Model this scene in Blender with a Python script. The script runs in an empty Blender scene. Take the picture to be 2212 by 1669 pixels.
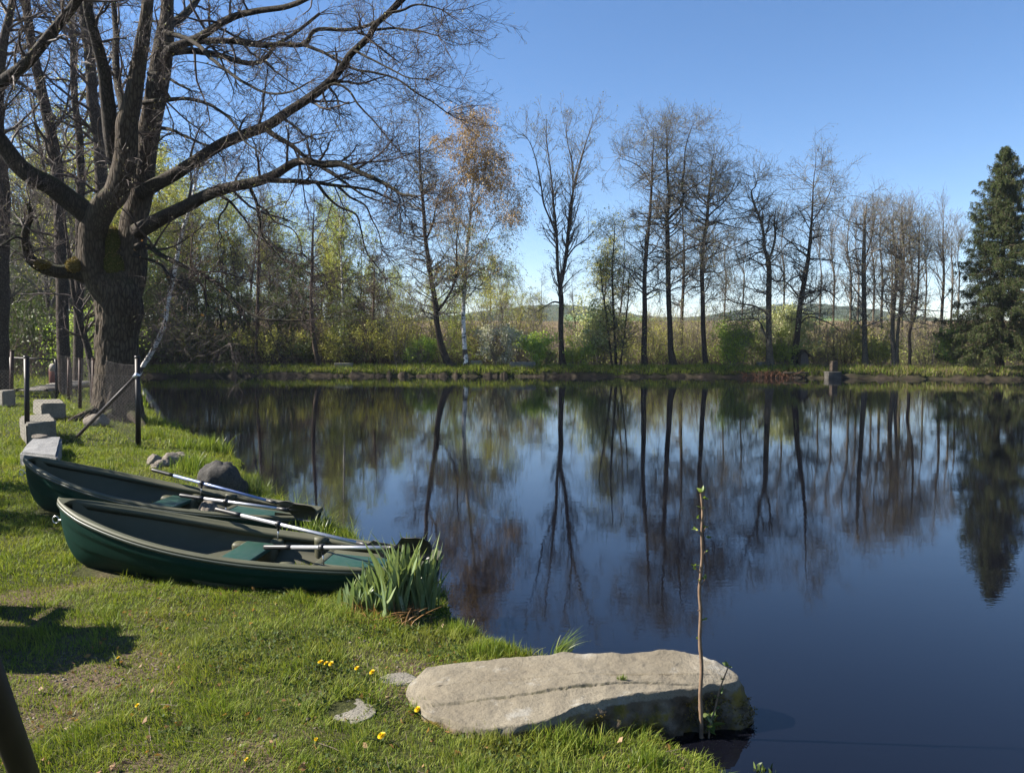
import bpy, math, random
import numpy as np
from mathutils import Vector, Matrix

SC = bpy.context.scene
COL = SC.collection
PI = math.pi
rng = np.random.default_rng(7)
random.seed(7)

# ------------------------------------------------------------------ camera model
F = 1702.0; CX = 1105.5; CY = 834.5; HOR = 740.0; ZC = 2.1
TH = math.atan((CY - HOR) / F)
def ray(px, py):
    u = -(py - CY) / F
    return np.array([(px - CX) / F, math.cos(TH) + u * math.sin(TH), -math.sin(TH) + u * math.cos(TH)])
def at(px, py, Y):
    d = ray(px, py); s = Y / d[1]
    return np.array([d[0] * s, Y, ZC + d[2] * s])
def onz(px, py, z=0.0):
    d = ray(px, py); s = (z - ZC) / d[2]
    return np.array([d[0] * s, d[1] * s, z])
def pw(w, Y):            # pixel width -> metres at distance Y
    return w * Y / F

# ------------------------------------------------------------------ noise
def _h(ix, iy, iz):
    n = (ix.astype(np.int64) * 374761393 + iy.astype(np.int64) * 668265263 + iz.astype(np.int64) * 2147483647 + 1013904223) & 0xffffffff
    n = ((n ^ (n >> 13)) * 1274126177) & 0xffffffff
    n = ((n ^ (n >> 16)) * 2246822519) & 0xffffffff
    return ((n ^ (n >> 15)) & 0xffffff) / float(0xffffff)
def vnoise(p):
    p = np.asarray(p, float)
    i = np.floor(p); f = p - i; f = f * f * (3 - 2 * f)
    x, y, z = i[..., 0], i[..., 1], i[..., 2]
    fx, fy, fz = f[..., 0], f[..., 1], f[..., 2]
    def L(a, b, t): return a + (b - a) * t
    return L(L(L(_h(x, y, z), _h(x + 1, y, z), fx), L(_h(x, y + 1, z), _h(x + 1, y + 1, z), fx), fy),
             L(L(_h(x, y, z + 1), _h(x + 1, y, z + 1), fx), L(_h(x, y + 1, z + 1), _h(x + 1, y + 1, z + 1), fx), fy), fz)
def fbm(p, o=4):
    p = np.asarray(p, float); r = 0; a = 0.5; s = 0
    for k in range(o):
        r = r + a * vnoise(p + 17.3 * k); s += a; p = p * 2.03; a *= 0.5
    return r / s
def n2(x, y, sc, o=3, seed=0):
    return fbm(np.stack([x * sc + seed, y * sc + seed * 1.7, np.zeros_like(x) + seed * .37], -1), o)
def sstep(a, b, x):
    t = np.clip((x - a) / (b - a), 0, 1); return t * t * (3 - 2 * t)

# ------------------------------------------------------------------ mesh helpers
class MB:
    """collects vertices and faces, several pieces into one mesh"""
    def __init__(s): s.v = []; s.l = []; s.t = []; s.n = 0; s.mi = []
    def add(s, v, f, mi=0):
        v = np.asarray(v, np.float64).reshape(-1, 3); f = np.asarray(f, np.int64)
        s.v.append(v); s.l.append((f + s.n).ravel()); s.t.append(np.full(len(f), f.shape[1], np.int64)); s.mi.append(np.full(len(f), mi, np.int32)); s.n += len(v)
        return s
    def addp(s, v, faces, mi=0):
        v = np.asarray(v, np.float64).reshape(-1, 3)
        s.v.append(v)
        for f in faces:
            s.l.append(np.asarray(f, np.int64) + s.n); s.t.append(np.array([len(f)])); s.mi.append(np.array([mi], np.int32))
        s.n += len(v); return s
    def mesh(s, name, mats, off=(0, 0, 0), smooth=True):
        me = bpy.data.meshes.new(name)
        if s.n:
            v = np.concatenate(s.v) - np.asarray(off, float)
            l = np.concatenate(s.l); t = np.concatenate(s.t)
            me.vertices.add(len(v)); me.vertices.foreach_set('co', v.astype(np.float32).ravel())
            me.loops.add(len(l)); me.loops.foreach_set('vertex_index', l.astype(np.int32))
            st = np.concatenate([[0], np.cumsum(t)[:-1]])
            me.polygons.add(len(t)); me.polygons.foreach_set('loop_start', st.astype(np.int32))
            me.polygons.foreach_set('material_index', np.concatenate(s.mi))
            me.polygons.foreach_set('use_smooth', np.full(len(t), bool(smooth)))
            me.update(calc_edges=True)
        for m in (mats if isinstance(mats, (list, tuple)) else [mats]): me.materials.append(m)
        return me
    def build(s, name, mats, parent=None, smooth=True):
        off = np.zeros(3); p = parent
        while p is not None: off = off + np.array(p.location); p = p.parent
        o = bpy.data.objects.new(name, s.mesh(name, mats, off, smooth)); COL.objects.link(o); o.parent = parent
        return o

def tag(o, label=None, cat=None, group=None, kind=None):
    if label: o['label'] = label
    if cat: o['category'] = cat
    if group: o['group'] = group
    if kind: o['kind'] = kind
    return o
def thing(name, label, cat, loc=(0, 0, 0), group=None):
    o = bpy.data.objects.new(name, None); COL.objects.link(o); o.location = tuple(float(c) for c in loc); o.empty_display_size = .2
    return tag(o, label, cat, group)
def copy_tree(o, parent=None):
    c = o.copy(); COL.objects.link(c); c.parent = parent
    for ch in list(o.children): copy_tree(ch, c)
    return c

def catmull(P, n):
    P = np.asarray(P, float)
    if len(P) < 3:
        t = np.linspace(0, 1, n)[:, None]; return P[0] * (1 - t) + P[-1] * t
    Q = np.vstack([2 * P[0] - P[1], P, 2 * P[-1] - P[-2]])
    u = np.linspace(0, len(P) - 1 - 1e-6, n); i = u.astype(int); t = (u - i)[:, None]
    a, b, c, d = Q[i], Q[i + 1], Q[i + 2], Q[i + 3]
    return .5 * (2 * b + (c - a) * t + (2 * a - 5 * b + 4 * c - d) * t * t + (3 * b - a - 3 * c + d) * t ** 3)
def nrm(v): return v / np.maximum(np.linalg.norm(v, axis=-1, keepdims=True), 1e-9)

def tubes(mb, pts, rad, S=4, mi=0, cap=False):
    """pts (N,K,3), rad (N,K): N swept tubes"""
    pts = np.asarray(pts, float); rad = np.asarray(rad, float)
    if pts.ndim == 2: pts = pts[None]; rad = rad[None]
    N, K, _ = pts.shape
    T = np.empty_like(pts); T[:, 1:-1] = pts[:, 2:] - pts[:, :-2]; T[:, 0] = pts[:, 1] - pts[:, 0]; T[:, -1] = pts[:, -1] - pts[:, -2]
    T = nrm(T)
    A = nrm(pts[:, -1] - pts[:, 0])
    ref = np.where(np.abs(A[:, 2:3]) > .8, np.array([[1., 0, 0]]), np.array([[0, 0, 1.]]))[:, None, :]
    U = nrm(np.cross(T, np.broadcast_to(ref, T.shape))); V = np.cross(T, U)
    a = np.arange(S) * 2 * PI / S
    R = pts[:, :, None, :] + rad[:, :, None, None] * (np.cos(a)[None, None, :, None] * U[:, :, None, :] + np.sin(a)[None, None, :, None] * V[:, :, None, :])
    idx = np.arange(N * K * S).reshape(N, K, S)
    j = (np.arange(S) + 1) % S
    q = np.stack([idx[:, :-1, :], idx[:, :-1, j], idx[:, 1:, j], idx[:, 1:, :]], -1).reshape(-1, 4)
    mb.add(R.reshape(-1, 3), q, mi)
    if cap:
        for n in range(N):
            mb.l.append(idx[n, 0][::-1] + mb.n - N * K * S); mb.t.append(np.array([S])); mb.mi.append(np.array([mi], np.int32))
            mb.l.append(idx[n, -1] + mb.n - N * K * S); mb.t.append(np.array([S])); mb.mi.append(np.array([mi], np.int32))
    return mb
def bar(mb, a, b, r, S=12, mi=0, r2=None):
    return tubes(mb, np.array([[a, b]], float), np.array([[r, r if r2 is None else r2]]), S, mi, cap=True)

def box(mb, c, h, rz=0.0, bev=0.0, mi=0, R=None, seg=1):
    """bevelled box; c centre, h half sizes"""
    import bmesh
    bm = bmesh.new(); bmesh.ops.create_cube(bm, size=2.0)
    for v in bm.verts: v.co = Vector((v.co.x * h[0], v.co.y * h[1], v.co.z * h[2]))
    if bev > 0: bmesh.ops.bevel(bm, geom=list(bm.edges) , offset=bev, segments=seg, affect='EDGES', profile=.6)
    M = np.array(Matrix.Rotation(rz, 3, 'Z')) if R is None else np.asarray(R)
    v = np.array([w.co[:] for w in bm.verts]) @ M.T + np.asarray(c, float)
    mb.addp(v, [[w.index for w in f.verts] for f in bm.faces], mi); bm.free(); return mb

def leafcards(mb, P, size, rng, asp=.5, up=None, mi=0, Dv=None):
    """rhombic leaves at P (N,3); size scalar or (N,)"""
    N = len(P)
    if N == 0: return mb
    D = nrm(rng.normal(size=(N, 3)) + (0 if up is None else np.asarray(up))) if Dv is None else nrm(Dv + .25 * rng.normal(size=(N, 3)))
    W = nrm(np.cross(D, rng.normal(size=(N, 3))))
    s = (np.asarray(size) * (0.6 + .8 * rng.random(N)))[:, None]
    Nn = np.cross(D, W) * s * .12
    v = np.stack([P, P + D * s * .5 + W * s * asp * .5 + Nn, P + D * s, P + D * s * .5 - W * s * asp * .5 + Nn], 1)
    return mb.add(v.reshape(-1, 3), np.arange(4 * N).reshape(N, 4), mi)

def blades(mb, P, H, W, rng, lean=.5, wind=(0, 0), mi=0, K=3, az=None):
    """grass blades at P with heights H, widths W"""
    N = len(P)
    az = rng.random(N) * 2 * PI if az is None else az
    d = np.stack([np.cos(az), np.sin(az), 0 * az], -1) * (lean * rng.random(N))[:, None] + np.array([wind[0], wind[1], 0])
    tw = rng.random(N) * 2 * PI; w = np.stack([np.cos(tw), np.sin(tw), 0 * tw], -1)
    vs = []
    for k in range(K + 1):
        t = k / K
        c = P + np.array([0, 0, 1.]) * (H * (t - .25 * t * t * np.minimum(1, np.linalg.norm(d, axis=1))))[:, None] + d * (H * t ** 1.8)[:, None]
        if k < K:
            ww = w * (W * .5 * (1 - .15 * t - .75 * t ** 2.5))[:, None]
            vs += [c - ww, c + ww]
        else: vs.append(c)
    v = np.stack(vs, 1); m = v.shape[1]; b = (np.arange(N) * m)[:, None]
    base = mb.n
    qs = []
    for k in range(K - 1): qs.append(np.concatenate([b + 2 * k, b + 2 * k + 1, b + 2 * k + 3, b + 2 * k + 2], 1))
    mb.add(v.reshape(-1, 3), np.concatenate(qs), mi)
    tri = np.concatenate([b + 2 * K - 2, b + 2 * K - 1, b + 2 * K], 1)
    mb.l.append((tri + base).ravel()); mb.t.append(np.full(N, 3, np.int64)); mb.mi.append(np.full(N, mi, np.int32))
    return mb

# ------------------------------------------------------------------ branch growth (vectorised)
def grow(P0, D0, L, R0, K, rng, wander=.2, trop=0.0, tip=.35, tropv=(0, 0, 1)):
    N = len(P0); pts = np.empty((N, K, 3)); pts[:, 0] = P0; d = nrm(D0); st = (L / (K - 1))[:, None]
    tv = np.asarray(tropv, float)
    for k in range(1, K):
        d = nrm(d + wander * rng.normal(size=(N, 3)) + trop * tv)
        pts[:, k] = pts[:, k - 1] + d * st
    rad = R0[:, None] * np.linspace(1, tip, K)[None, :]
    return pts, rad
def spawn(pts, rad, n, rng, t0=.15, t1=1.0, ang=(40, 70), flat=0.0, bias=None):
    """n children per branch (int or array); returns positions, directions, local radius, t, parent index"""
    N, K, _ = pts.shape
    n = np.full(N, n) if np.isscalar(n) else np.asarray(n)
    pi = np.repeat(np.arange(N), n); M = len(pi)
    t = t0 + (t1 - t0) * rng.random(M)
    u = t * (K - 1); i = np.minimum(u.astype(int), K - 2); f = (u - i)[:, None]
    P = pts[pi, i] * (1 - f) + pts[pi, i + 1] * f
    R = rad[pi, i] * (1 - f[:, 0]) + rad[pi, i + 1] * f[:, 0]
    T = nrm(pts[pi, i + 1] - pts[pi, i])
    r = rng.normal(size=(M, 3)); r[:, 2] *= (1 - flat)
    if bias is not None: r = r + np.asarray(bias)
    Nn = nrm(r - (r * T).sum(-1, keepdims=True) * T)
    a = np.radians(ang[0] + (ang[1] - ang[0]) * rng.random(M))[:, None]
    return P, nrm(np.cos(a) * T + np.sin(a) * Nn), R, t, pi

def crown(stems, levels, rng, mb):
    """stems: list of (pts(K,3), rad(K)); levels: dicts. returns list of tip points and directions of the last level"""
    cur = []
    for p, r in stems:
        cur.append((p[None], r[None]))
    tips = None
    for li, lv in enumerate(levels):
        Ps, Ds, Rs, Ls = [], [], [], []
        for p, r in cur:
            if li == 0:
                seg = np.linalg.norm(np.diff(p[0], axis=0), axis=1).sum()
                n = max(1, int(seg * lv['per_m']))
            else: n = lv['n']
            P, D, R, t, _ = spawn(p, r, n, rng, lv.get('t0', .15), lv.get('t1', 1.), lv['ang'], lv.get('flat', 0), lv.get('bias'))
            s = lv.get('shape'); f = 1.0
            if s == 'cone': f = (1.05 - t) ** .8
            elif s == 'round': f = np.clip(np.sin(PI * np.clip(t * .9 + .08, 0, 1)), .25, 1)
            elif s == 'top': f = .35 + .65 * t
            elif s == 'fan': f = 1.1 - .6 * t
            L = (lv['len'][0] + (lv['len'][1] - lv['len'][0]) * rng.random(len(P)) ** lv.get('pow', 1.)) * f
            Ps.append(P); Ds.append(D); Rs.append(np.clip(R * lv.get('rr', .5), lv.get('rmin', .003), lv.get('rmax', .06))); Ls.append(L)
        P = np.concatenate(Ps); D = np.concatenate(Ds); R = np.concatenate(Rs); L = np.concatenate(Ls)
        if 'dirbias' in lv: D = nrm(D + np.asarray(lv['dirbias']))
        pts, rad = grow(P, D, L, R, lv.get('K', 4), rng, lv.get('wander', .2), lv.get('trop', 0.), lv.get('tip', .35))
        tubes(mb, pts, rad, lv.get('S', 3))
        cur = [(pts, rad)]
    return cur[0]

# ------------------------------------------------------------------ materials
def newmat(name):
    m = bpy.data.materials.new(name); m.use_nodes = True
    nt = m.node_tree; nt.nodes.clear()
    out = nt.nodes.new('ShaderNodeOutputMaterial')
    return m, nt, out
def nd(nt, typ, **kw):
    n = nt.nodes.new(typ)
    for k, v in kw.items():
        if k.startswith('i_'):
            n.inputs[k[2:].replace('_', ' ')].default_value = v
        else: setattr(n, k, v)
    return n
def ramp(nt, fac, stops):
    r = nt.nodes.new('ShaderNodeValToRGB'); e = r.color_ramp.elements
    while len(e) < len(stops): e.new(0.5)
    for k, (p, c) in enumerate(stops):
        e[k].position = p; e[k].color = (*c, 1) if len(c) == 3 else c
    nt.links.new(fac, r.inputs[0]); return r.outputs[0]
def mixc(nt, fac, a, b, blend='MIX'):
    m = nt.nodes.new('ShaderNodeMix'); m.data_type = 'RGBA'; m.blend_type = blend
    for s, v in ((m.inputs[0], fac), (m.inputs[6], a), (m.inputs[7], b)):
        if isinstance(v, (int, float)): s.default_value = v
        elif isinstance(v, tuple): s.default_value = (*v, 1) if len(v) == 3 else v
        else: nt.links.new(v, s)
    return m.outputs[2]
def mth(nt, op, a, b=None, clamp=False):
    m = nt.nodes.new('ShaderNodeMath'); m.operation = op; m.use_clamp = clamp
    for s, v in ((m.inputs[0], a), (m.inputs[1], b)):
        if v is None: continue
        if isinstance(v, (int, float)): s.default_value = v
        else: nt.links.new(v, s)
    return m.outputs[0]
def tex(nt, scale, detail=4, kind='noise', coord='Object', mapscale=None, rough=.55, dist=0.0):
    tc = nt.nodes.new('ShaderNodeTexCoord'); src = tc.outputs[coord]
    if mapscale:
        mp = nt.nodes.new('ShaderNodeMapping'); mp.inputs['Scale'].default_value = mapscale; nt.links.new(src, mp.inputs['Vector']); src = mp.outputs[0]
    if kind == 'noise':
        t = nd(nt, 'ShaderNodeTexNoise', i_Scale=scale, i_Detail=detail, i_Roughness=rough, i_Distortion=dist); nt.links.new(src, t.inputs['Vector']); return t.outputs[0]
    t = nd(nt, 'ShaderNodeTexVoronoi', i_Scale=scale); t.feature = 'DISTANCE_TO_EDGE' if kind == 'edge' else 'F1'
    nt.links.new(src, t.inputs['Vector']); return t.outputs['Distance']
def pbsdf(nt, col, rough=.8, spec=.3, bump=None, bstr=.3, bdist=.02, metal=0.0):
    p = nt.nodes.new('ShaderNodeBsdfPrincipled')
    if isinstance(col, tuple): p.inputs['Base Color'].default_value = (*col, 1)
    else: nt.links.new(col, p.inputs['Base Color'])
    if isinstance(rough, (int, float)): p.inputs['Roughness'].default_value = rough
    else: nt.links.new(rough, p.inputs['Roughness'])
    p.inputs['Specular IOR Level'].default_value = spec; p.inputs['Metallic'].default_value = metal
    if bump is not None:
        b = nt.nodes.new('ShaderNodeBump'); b.inputs['Strength'].default_value = bstr; b.inputs['Distance'].default_value = bdist
        nt.links.new(bump, b.inputs['Height']); nt.links.new(b.outputs[0], p.inputs['Normal'])
    return p
def simple(name, c1, c2, scale=6, rough=.8, spec=.3, bstr=.3, bdist=.01, metal=0.0, detail=5, lo=.3, hi=.7, mapscale=None):
    m, nt, out = newmat(name)
    t = tex(nt, scale, detail, mapscale=mapscale)
    p = pbsdf(nt, ramp(nt, t, [(lo, c1), (hi, c2)]), rough, spec, t, bstr, bdist, metal)
    nt.links.new(p.outputs[0], out.inputs[0]); return m
def bark(name, c1, c2, scale=14, moss=None, bd=.03, stretch=.22):
    m, nt, out = newmat(name)
    e = tex(nt, scale, kind='edge', mapscale=(1, 1, stretch)); t = tex(nt, 3.1, 5); f = tex(nt, 30, 3)
    c = mixc(nt, ramp(nt, e, [(0.0, (0, 0, 0)), (.22, (1, 1, 1))]), tuple(.45 * x for x in c1), ramp(nt, t, [(.3, c1), (.7, c2)]))
    if moss:
        g = nt.nodes.new('ShaderNodeNewGeometry'); s = nt.nodes.new('ShaderNodeSeparateXYZ'); nt.links.new(g.outputs['Normal'], s.inputs[0])
        k = mth(nt, 'MULTIPLY', mth(nt, 'SUBTRACT', s.outputs[2], .25, True), mth(nt, 'GREATER_THAN', tex(nt, 1.7, 3), .5), True)
        c = mixc(nt, mth(nt, 'MULTIPLY', k, 1.6, True), c, moss)
    h = mth(nt, 'ADD', mth(nt, 'MINIMUM', e, .25), mth(nt, 'MULTIPLY', f, .12))
    p = pbsdf(nt, c, .9, .2, h, .9, bd)
    nt.links.new(p.outputs[0], out.inputs[0]); return m
def leafmat(name, c1, c2, c3=None, trans=.35, rough=.5, spec=.3, patch=None, patchc=None):
    m, nt, out = newmat(name)
    g = nt.nodes.new('ShaderNodeNewGeometry')
    st = [(0.0, c1), (.6, c2)] + ([(1.0, c3)] if c3 else [])
    c = ramp(nt, g.outputs['Random Per Island'], st)
    if patch:
        c = mixc(nt, ramp(nt, tex(nt, patch, 3), [(.52, (0, 0, 0)), (.8, (1, 1, 1))]), c, patchc)
    p = pbsdf(nt, c, rough, spec)
    if trans > 0:
        tr = nt.nodes.new('ShaderNodeBsdfTranslucent'); nt.links.new(mixc(nt, 1.0, c, (1.0, 1.0, .55), 'MULTIPLY'), tr.inputs[0])
        mx = nt.nodes.new('ShaderNodeMixShader'); mx.inputs[0].default_value = trans
        nt.links.new(p.outputs[0], mx.inputs[1]); nt.links.new(tr.outputs[0], mx.inputs[2]); nt.links.new(mx.outputs[0], out.inputs[0])
    else: nt.links.new(p.outputs[0], out.inputs[0])
    return m

M = {}
M['oak'] = bark('oak_bark', (0.0562, 0.0404, 0.0264), (0.0881, 0.0702, 0.0491), 16, moss=(0.0299, 0.0334, 0.00632), bd=.05)
M['oak_limb'] = bark('oak_limb_bark', (0.0293, 0.0224, 0.0166), (0.0482, 0.0396, 0.0293), 20, moss=(0.0258, 0.0276, 0.00689), bd=.02)
M['oak_twig'] = simple('oak_twig', (0.0384, 0.0262, 0.0225), (0.0767, 0.0541, 0.0451), 1.5, .7, .3, 0)
M['alder'] = bark('alder_bark', (0.0461, 0.0339, 0.0258), (0.0799, 0.0615, 0.0492), 22, bd=.02, stretch=.35)
M['alder_twig'] = simple('alder_twig', (0.0722, 0.064, 0.0541), (0.127, 0.115, 0.0968), .8, .75, .3, 0)
M['grey'] = bark('grey_bark', (0.105, 0.0861, 0.0615), (0.16, 0.132, 0.0984), 20, bd=.015, stretch=.3)
M['grey_twig'] = simple('grey_twig', (0.115, 0.0984, 0.0804), (0.189, 0.164, 0.135), .8, .75, .3, 0)
M['dead'] = bark('larch_bark', (.07, .048, .035), (.12, .085, .06), 24, bd=.02)
M['dead_twig'] = simple('larch_twig', (0.0533, 0.0369, 0.0295), (0.0984, 0.0697, 0.0508), 1.0, .8, .2, 0)
def birchmat():
    m, nt, out = newmat('birch_bark')
    t = tex(nt, 5, 4, mapscale=(1, 1, 3.2)); t2 = tex(nt, 2.2, 3)
    k = ramp(nt, t, [(.40, (.03, .026, .022)), (.47, (.66, .63, .58)), (1, (.76, .74, .70))])
    sp = nt.nodes.new('ShaderNodeSeparateXYZ'); tc = nt.nodes.new('ShaderNodeTexCoord'); nt.links.new(tc.outputs['Object'], sp.inputs[0])
    low = mth(nt, 'MULTIPLY', mth(nt, 'LESS_THAN', sp.outputs[2], 1.1), mth(nt, 'GREATER_THAN', t2, .46))
    p = pbsdf(nt, mixc(nt, low, k, (.06, .05, .04)), .7, .3, t, .3, .01)
    nt.links.new(p.outputs[0], out.inputs[0]); return m
M['birch'] = birchmat()
M['birch_twig'] = simple('birch_twig', (0.0787, 0.0558, 0.0426), (0.171, 0.131, 0.105), .8, .75, .3, 0)
M['catkin'] = leafmat('birch_catkins', (0.305, 0.184, 0.0653), (0.471, 0.296, 0.109), (0.374, 0.28, 0.117), .25)
M['bud'] = leafmat('reddish_buds', (0.153, 0.125, 0.0665), (0.225, 0.2, 0.0855), (0.207, 0.25, 0.076), .25)
M['spring'] = leafmat('spring_leaves', (0.224, 0.3, 0.0449), (0.359, 0.428, 0.0748), (0.449, 0.476, 0.12), .4)
M['olive'] = leafmat('olive_leaves', (0.274, 0.293, 0.0568), (0.42, 0.422, 0.081), (0.524, 0.47, 0.13), .35)
M['green'] = leafmat('green_leaves', (0.186, 0.295, 0.0496), (0.32, 0.444, 0.0675), (0.452, 0.541, 0.112), .4)
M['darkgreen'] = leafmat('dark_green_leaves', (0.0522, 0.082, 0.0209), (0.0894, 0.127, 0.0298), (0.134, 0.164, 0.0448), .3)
M['cherry'] = leafmat('pale_cherry_leaves', (0.343, 0.396, 0.132), (0.529, 0.557, 0.264), (0.728, 0.728, 0.504), .4)
M['blossom'] = leafmat('white_blossom', (0.463, 0.454, 0.37), (0.573, 0.565, 0.488), (0.235, 0.27, 0.101), .35)
M['russet'] = leafmat('russet_leaves', (0.275, 0.252, 0.0828), (0.383, 0.372, 0.124), (0.302, 0.372, 0.0994), .3)
M['dryleaf'] = leafmat('dry_oak_leaves', (0.192, 0.096, 0.04), (0.288, 0.16, 0.064), None, .35)
M['needle'] = leafmat('spruce_needles', (0.0202, 0.0364, 0.00918), (0.0397, 0.0607, 0.0138), (0.0723, 0.0867, 0.0199), .12, .6, .2)
M['straw'] = leafmat('dead_reeds', (0.139, 0.106, 0.0532), (0.188, 0.151, 0.0819), (0.155, 0.135, 0.0573), .35)
M['grass'] = leafmat('lawn_grass', (0.105, 0.159, 0.0187), (0.167, 0.218, 0.0302), (0.282, 0.291, 0.0568), .38, .6, .2, 1.3, (0.209, 0.209, 0.0401))
M['lush'] = leafmat('lush_grass', (0.0905, 0.143, 0.0175), (0.151, 0.211, 0.0292), (0.225, 0.248, 0.0525), .45, .4, .4)
M['iris'] = leafmat('iris_leaves', (0.119, 0.173, 0.0774), (0.181, 0.243, 0.124), (0.209, 0.249, 0.0935), .3, .38, .5)
M['weed'] = leafmat('clover_leaves', (0.0374, 0.0624, 0.0187), (0.0624, 0.0936, 0.025), (0.0874, 0.112, 0.0312), .3, .65, .15)
M['yellow'] = leafmat('dandelion_yellow', (0.641, 0.41, 0.0103), (0.701, 0.496, 0.0128), (0.726, 0.564, 0.0257), .2)
M['moss'] = simple('moss', (0.0303, 0.033, 0.0066), (0.077, 0.0743, 0.0165), 26, .95, .1, 1.0, .03)
M['mossy_y'] = simple('golden_moss', (0.06, 0.045, 0.01), (0.12, 0.09, 0.0175), 24, .95, .1, 1.0, .03)
def scuffed(name, c1, c2, speck, dust, rough, spec, low):
    m, nt, out = newmat(name)
    a = tex(nt, 3.5, 6, rough=.65); sp = tex(nt, 55, 2); sc = tex(nt, 30, 4, mapscale=(.12, 1, 1)); big = tex(nt, 1.6, 5)
    c = ramp(nt, a, [(.35, c1), (.65, c2)])
    c = mixc(nt, ramp(nt, sp, [(.70, (0, 0, 0)), (.76, (.75, .75, .75))]), c, speck)
    c = mixc(nt, ramp(nt, sc, [(.66, (0, 0, 0)), (.74, (.35, .35, .35))]), c, speck)
    tc = nt.nodes.new('ShaderNodeTexCoord'); z = nt.nodes.new('ShaderNodeSeparateXYZ'); nt.links.new(tc.outputs['Object'], z.inputs[0])
    k = mth(nt, 'MULTIPLY', mth(nt, 'SUBTRACT', 1.0, mth(nt, 'MULTIPLY', mth(nt, 'ADD', z.outputs[2], .1), low), True), ramp(nt, big, [(.35, (0, 0, 0)), (.7, (1, 1, 1))]), True)
    c = mixc(nt, mth(nt, 'MULTIPLY', k, .8), c, dust)
    p = pbsdf(nt, c, rough, spec, a, .1, .003); nt.links.new(p.outputs[0], out.inputs[0]); return m
M['hull'] = scuffed('hull_green', (0.00184, 0.0193, 0.0141), (0.00296, 0.0251, 0.0184), (0.0663, 0.0866, 0.0729), (0.0464, 0.0411, 0.0298), .6, .1, 5.0)
M['olivep'] = scuffed('olive_plastic', (0.0649, 0.0661, 0.0392), (0.0796, 0.0819, 0.051), (0.125, 0.125, 0.0998), (0.0468, 0.0406, 0.0262), .55, .25, 2.2)
M['seatg'] = simple('seat_green', (0.00615, 0.045, 0.0307), (0.0246, 0.0573, 0.045), 18, .5, .4, .1, .002)
M['rimdark'] = simple('dark_rim', (.02, .028, .02), (.035, .045, .032), 30, .45, .5, .05, .001)
M['alu'] = simple('aluminium_tube', (0.422, 0.428, 0.449), (0.503, 0.51, 0.53), 12, .38, .5, .03, .001, metal=.75)
M['alublue'] = simple('blue_tube', (.16, .21, .38), (.25, .3, .46), 9, .35, .5, .03, .001, metal=.5)
M['black'] = simple('black_plastic', (.011, .011, .012), (.02, .02, .021), 30, .45, .4, .06, .002)
M['steel'] = simple('steel', (.4, .4, .41), (.6, .6, .6), 20, .35, .5, .03, .001, metal=.9)
M['rust'] = simple('rusty_post', (0.0315, 0.0182, 0.014), (0.07, 0.035, 0.0238), 18, .7, .3, .3, .003)
M['darkpost'] = simple('dark_painted_post', (0.0072, 0.0052, 0.0048), (0.018, 0.0112, 0.0088), 22, .55, .4, .25, .003, mapscale=(0.4, 0.4, 0.08))
M['wire'] = simple('wire', (.06, .05, .045), (.13, .11, .1), 8, .5, .5, 0, metal=.4)
M['redwire'] = simple('rusty_wire', (.14, .065, .045), (.26, .13, .09), 8, .55, .4, 0, metal=.3)
M['redwood'] = simple('red_brown_paint', (.12, .035, .022), (.2, .065, .04), 9, .6, .3, .2, .004)
M['greywood'] = simple('weathered_boards', (0.156, 0.14, 0.121), (0.265, 0.242, 0.211), 5, .8, .2, .4, .01, mapscale=(0.78, 6.24, 0.78))
M['darkwood'] = simple('dark_wood', (.035, .027, .02), (.085, .065, .05), 7, .8, .2, .4, .01)
M['concrete'] = simple('concrete', (0.048, 0.045, 0.039), (0.081, 0.075, 0.066), 6, .9, .2, .4, .01)
M['wallpale'] = simple('pale_grey_wall', (.22, .24, .27), (.32, .34, .37), 2, .9, .2, .1, .01)
def stone(name, c1, c2, c3, scale=4, bd=.02, speck=90):
    m, nt, out = newmat(name)
    a = tex(nt, scale, 6); b = tex(nt, speck, 2); v = tex(nt, scale * 3.1, 8, rough=.7)
    c = ramp(nt, a, [(.3, c1), (.55, c2), (.75, c3)])
    c = mixc(nt, ramp(nt, b, [(.36, (1, 1, 1)), (.46, (0, 0, 0))]), c, tuple(.5 * x for x in c1))
    c = mixc(nt, ramp(nt, b, [(.6, (0, 0, 0)), (.7, (.6, .6, .6))]), c, tuple(min(.75, 1.45 * x) for x in c3))
    h = mth(nt, 'ADD', v, mth(nt, 'MULTIPLY', b, .25))
    p = pbsdf(nt, c, .88, .25, h, .7, bd); nt.links.new(p.outputs[0], out.inputs[0]); return m
M['granite'] = stone('pale_granite', (0.13, 0.121, 0.101), (0.179, 0.165, 0.136), (0.208, 0.189, 0.15), 3)
M['granite_w'] = stone('white_granite', (0.148, 0.148, 0.148), (0.201, 0.201, 0.201), (0.24, 0.24, 0.24), 5)
M['fieldstone'] = stone('field_stone', (0.116, 0.0967, 0.0774), (0.174, 0.15, 0.121), (0.213, 0.184, 0.15), 6, .015)
M['darkstone'] = stone('dark_stone', (0.033, 0.0312, 0.0288), (0.054, 0.051, 0.0468), (0.072, 0.0672, 0.06), 5)
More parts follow.
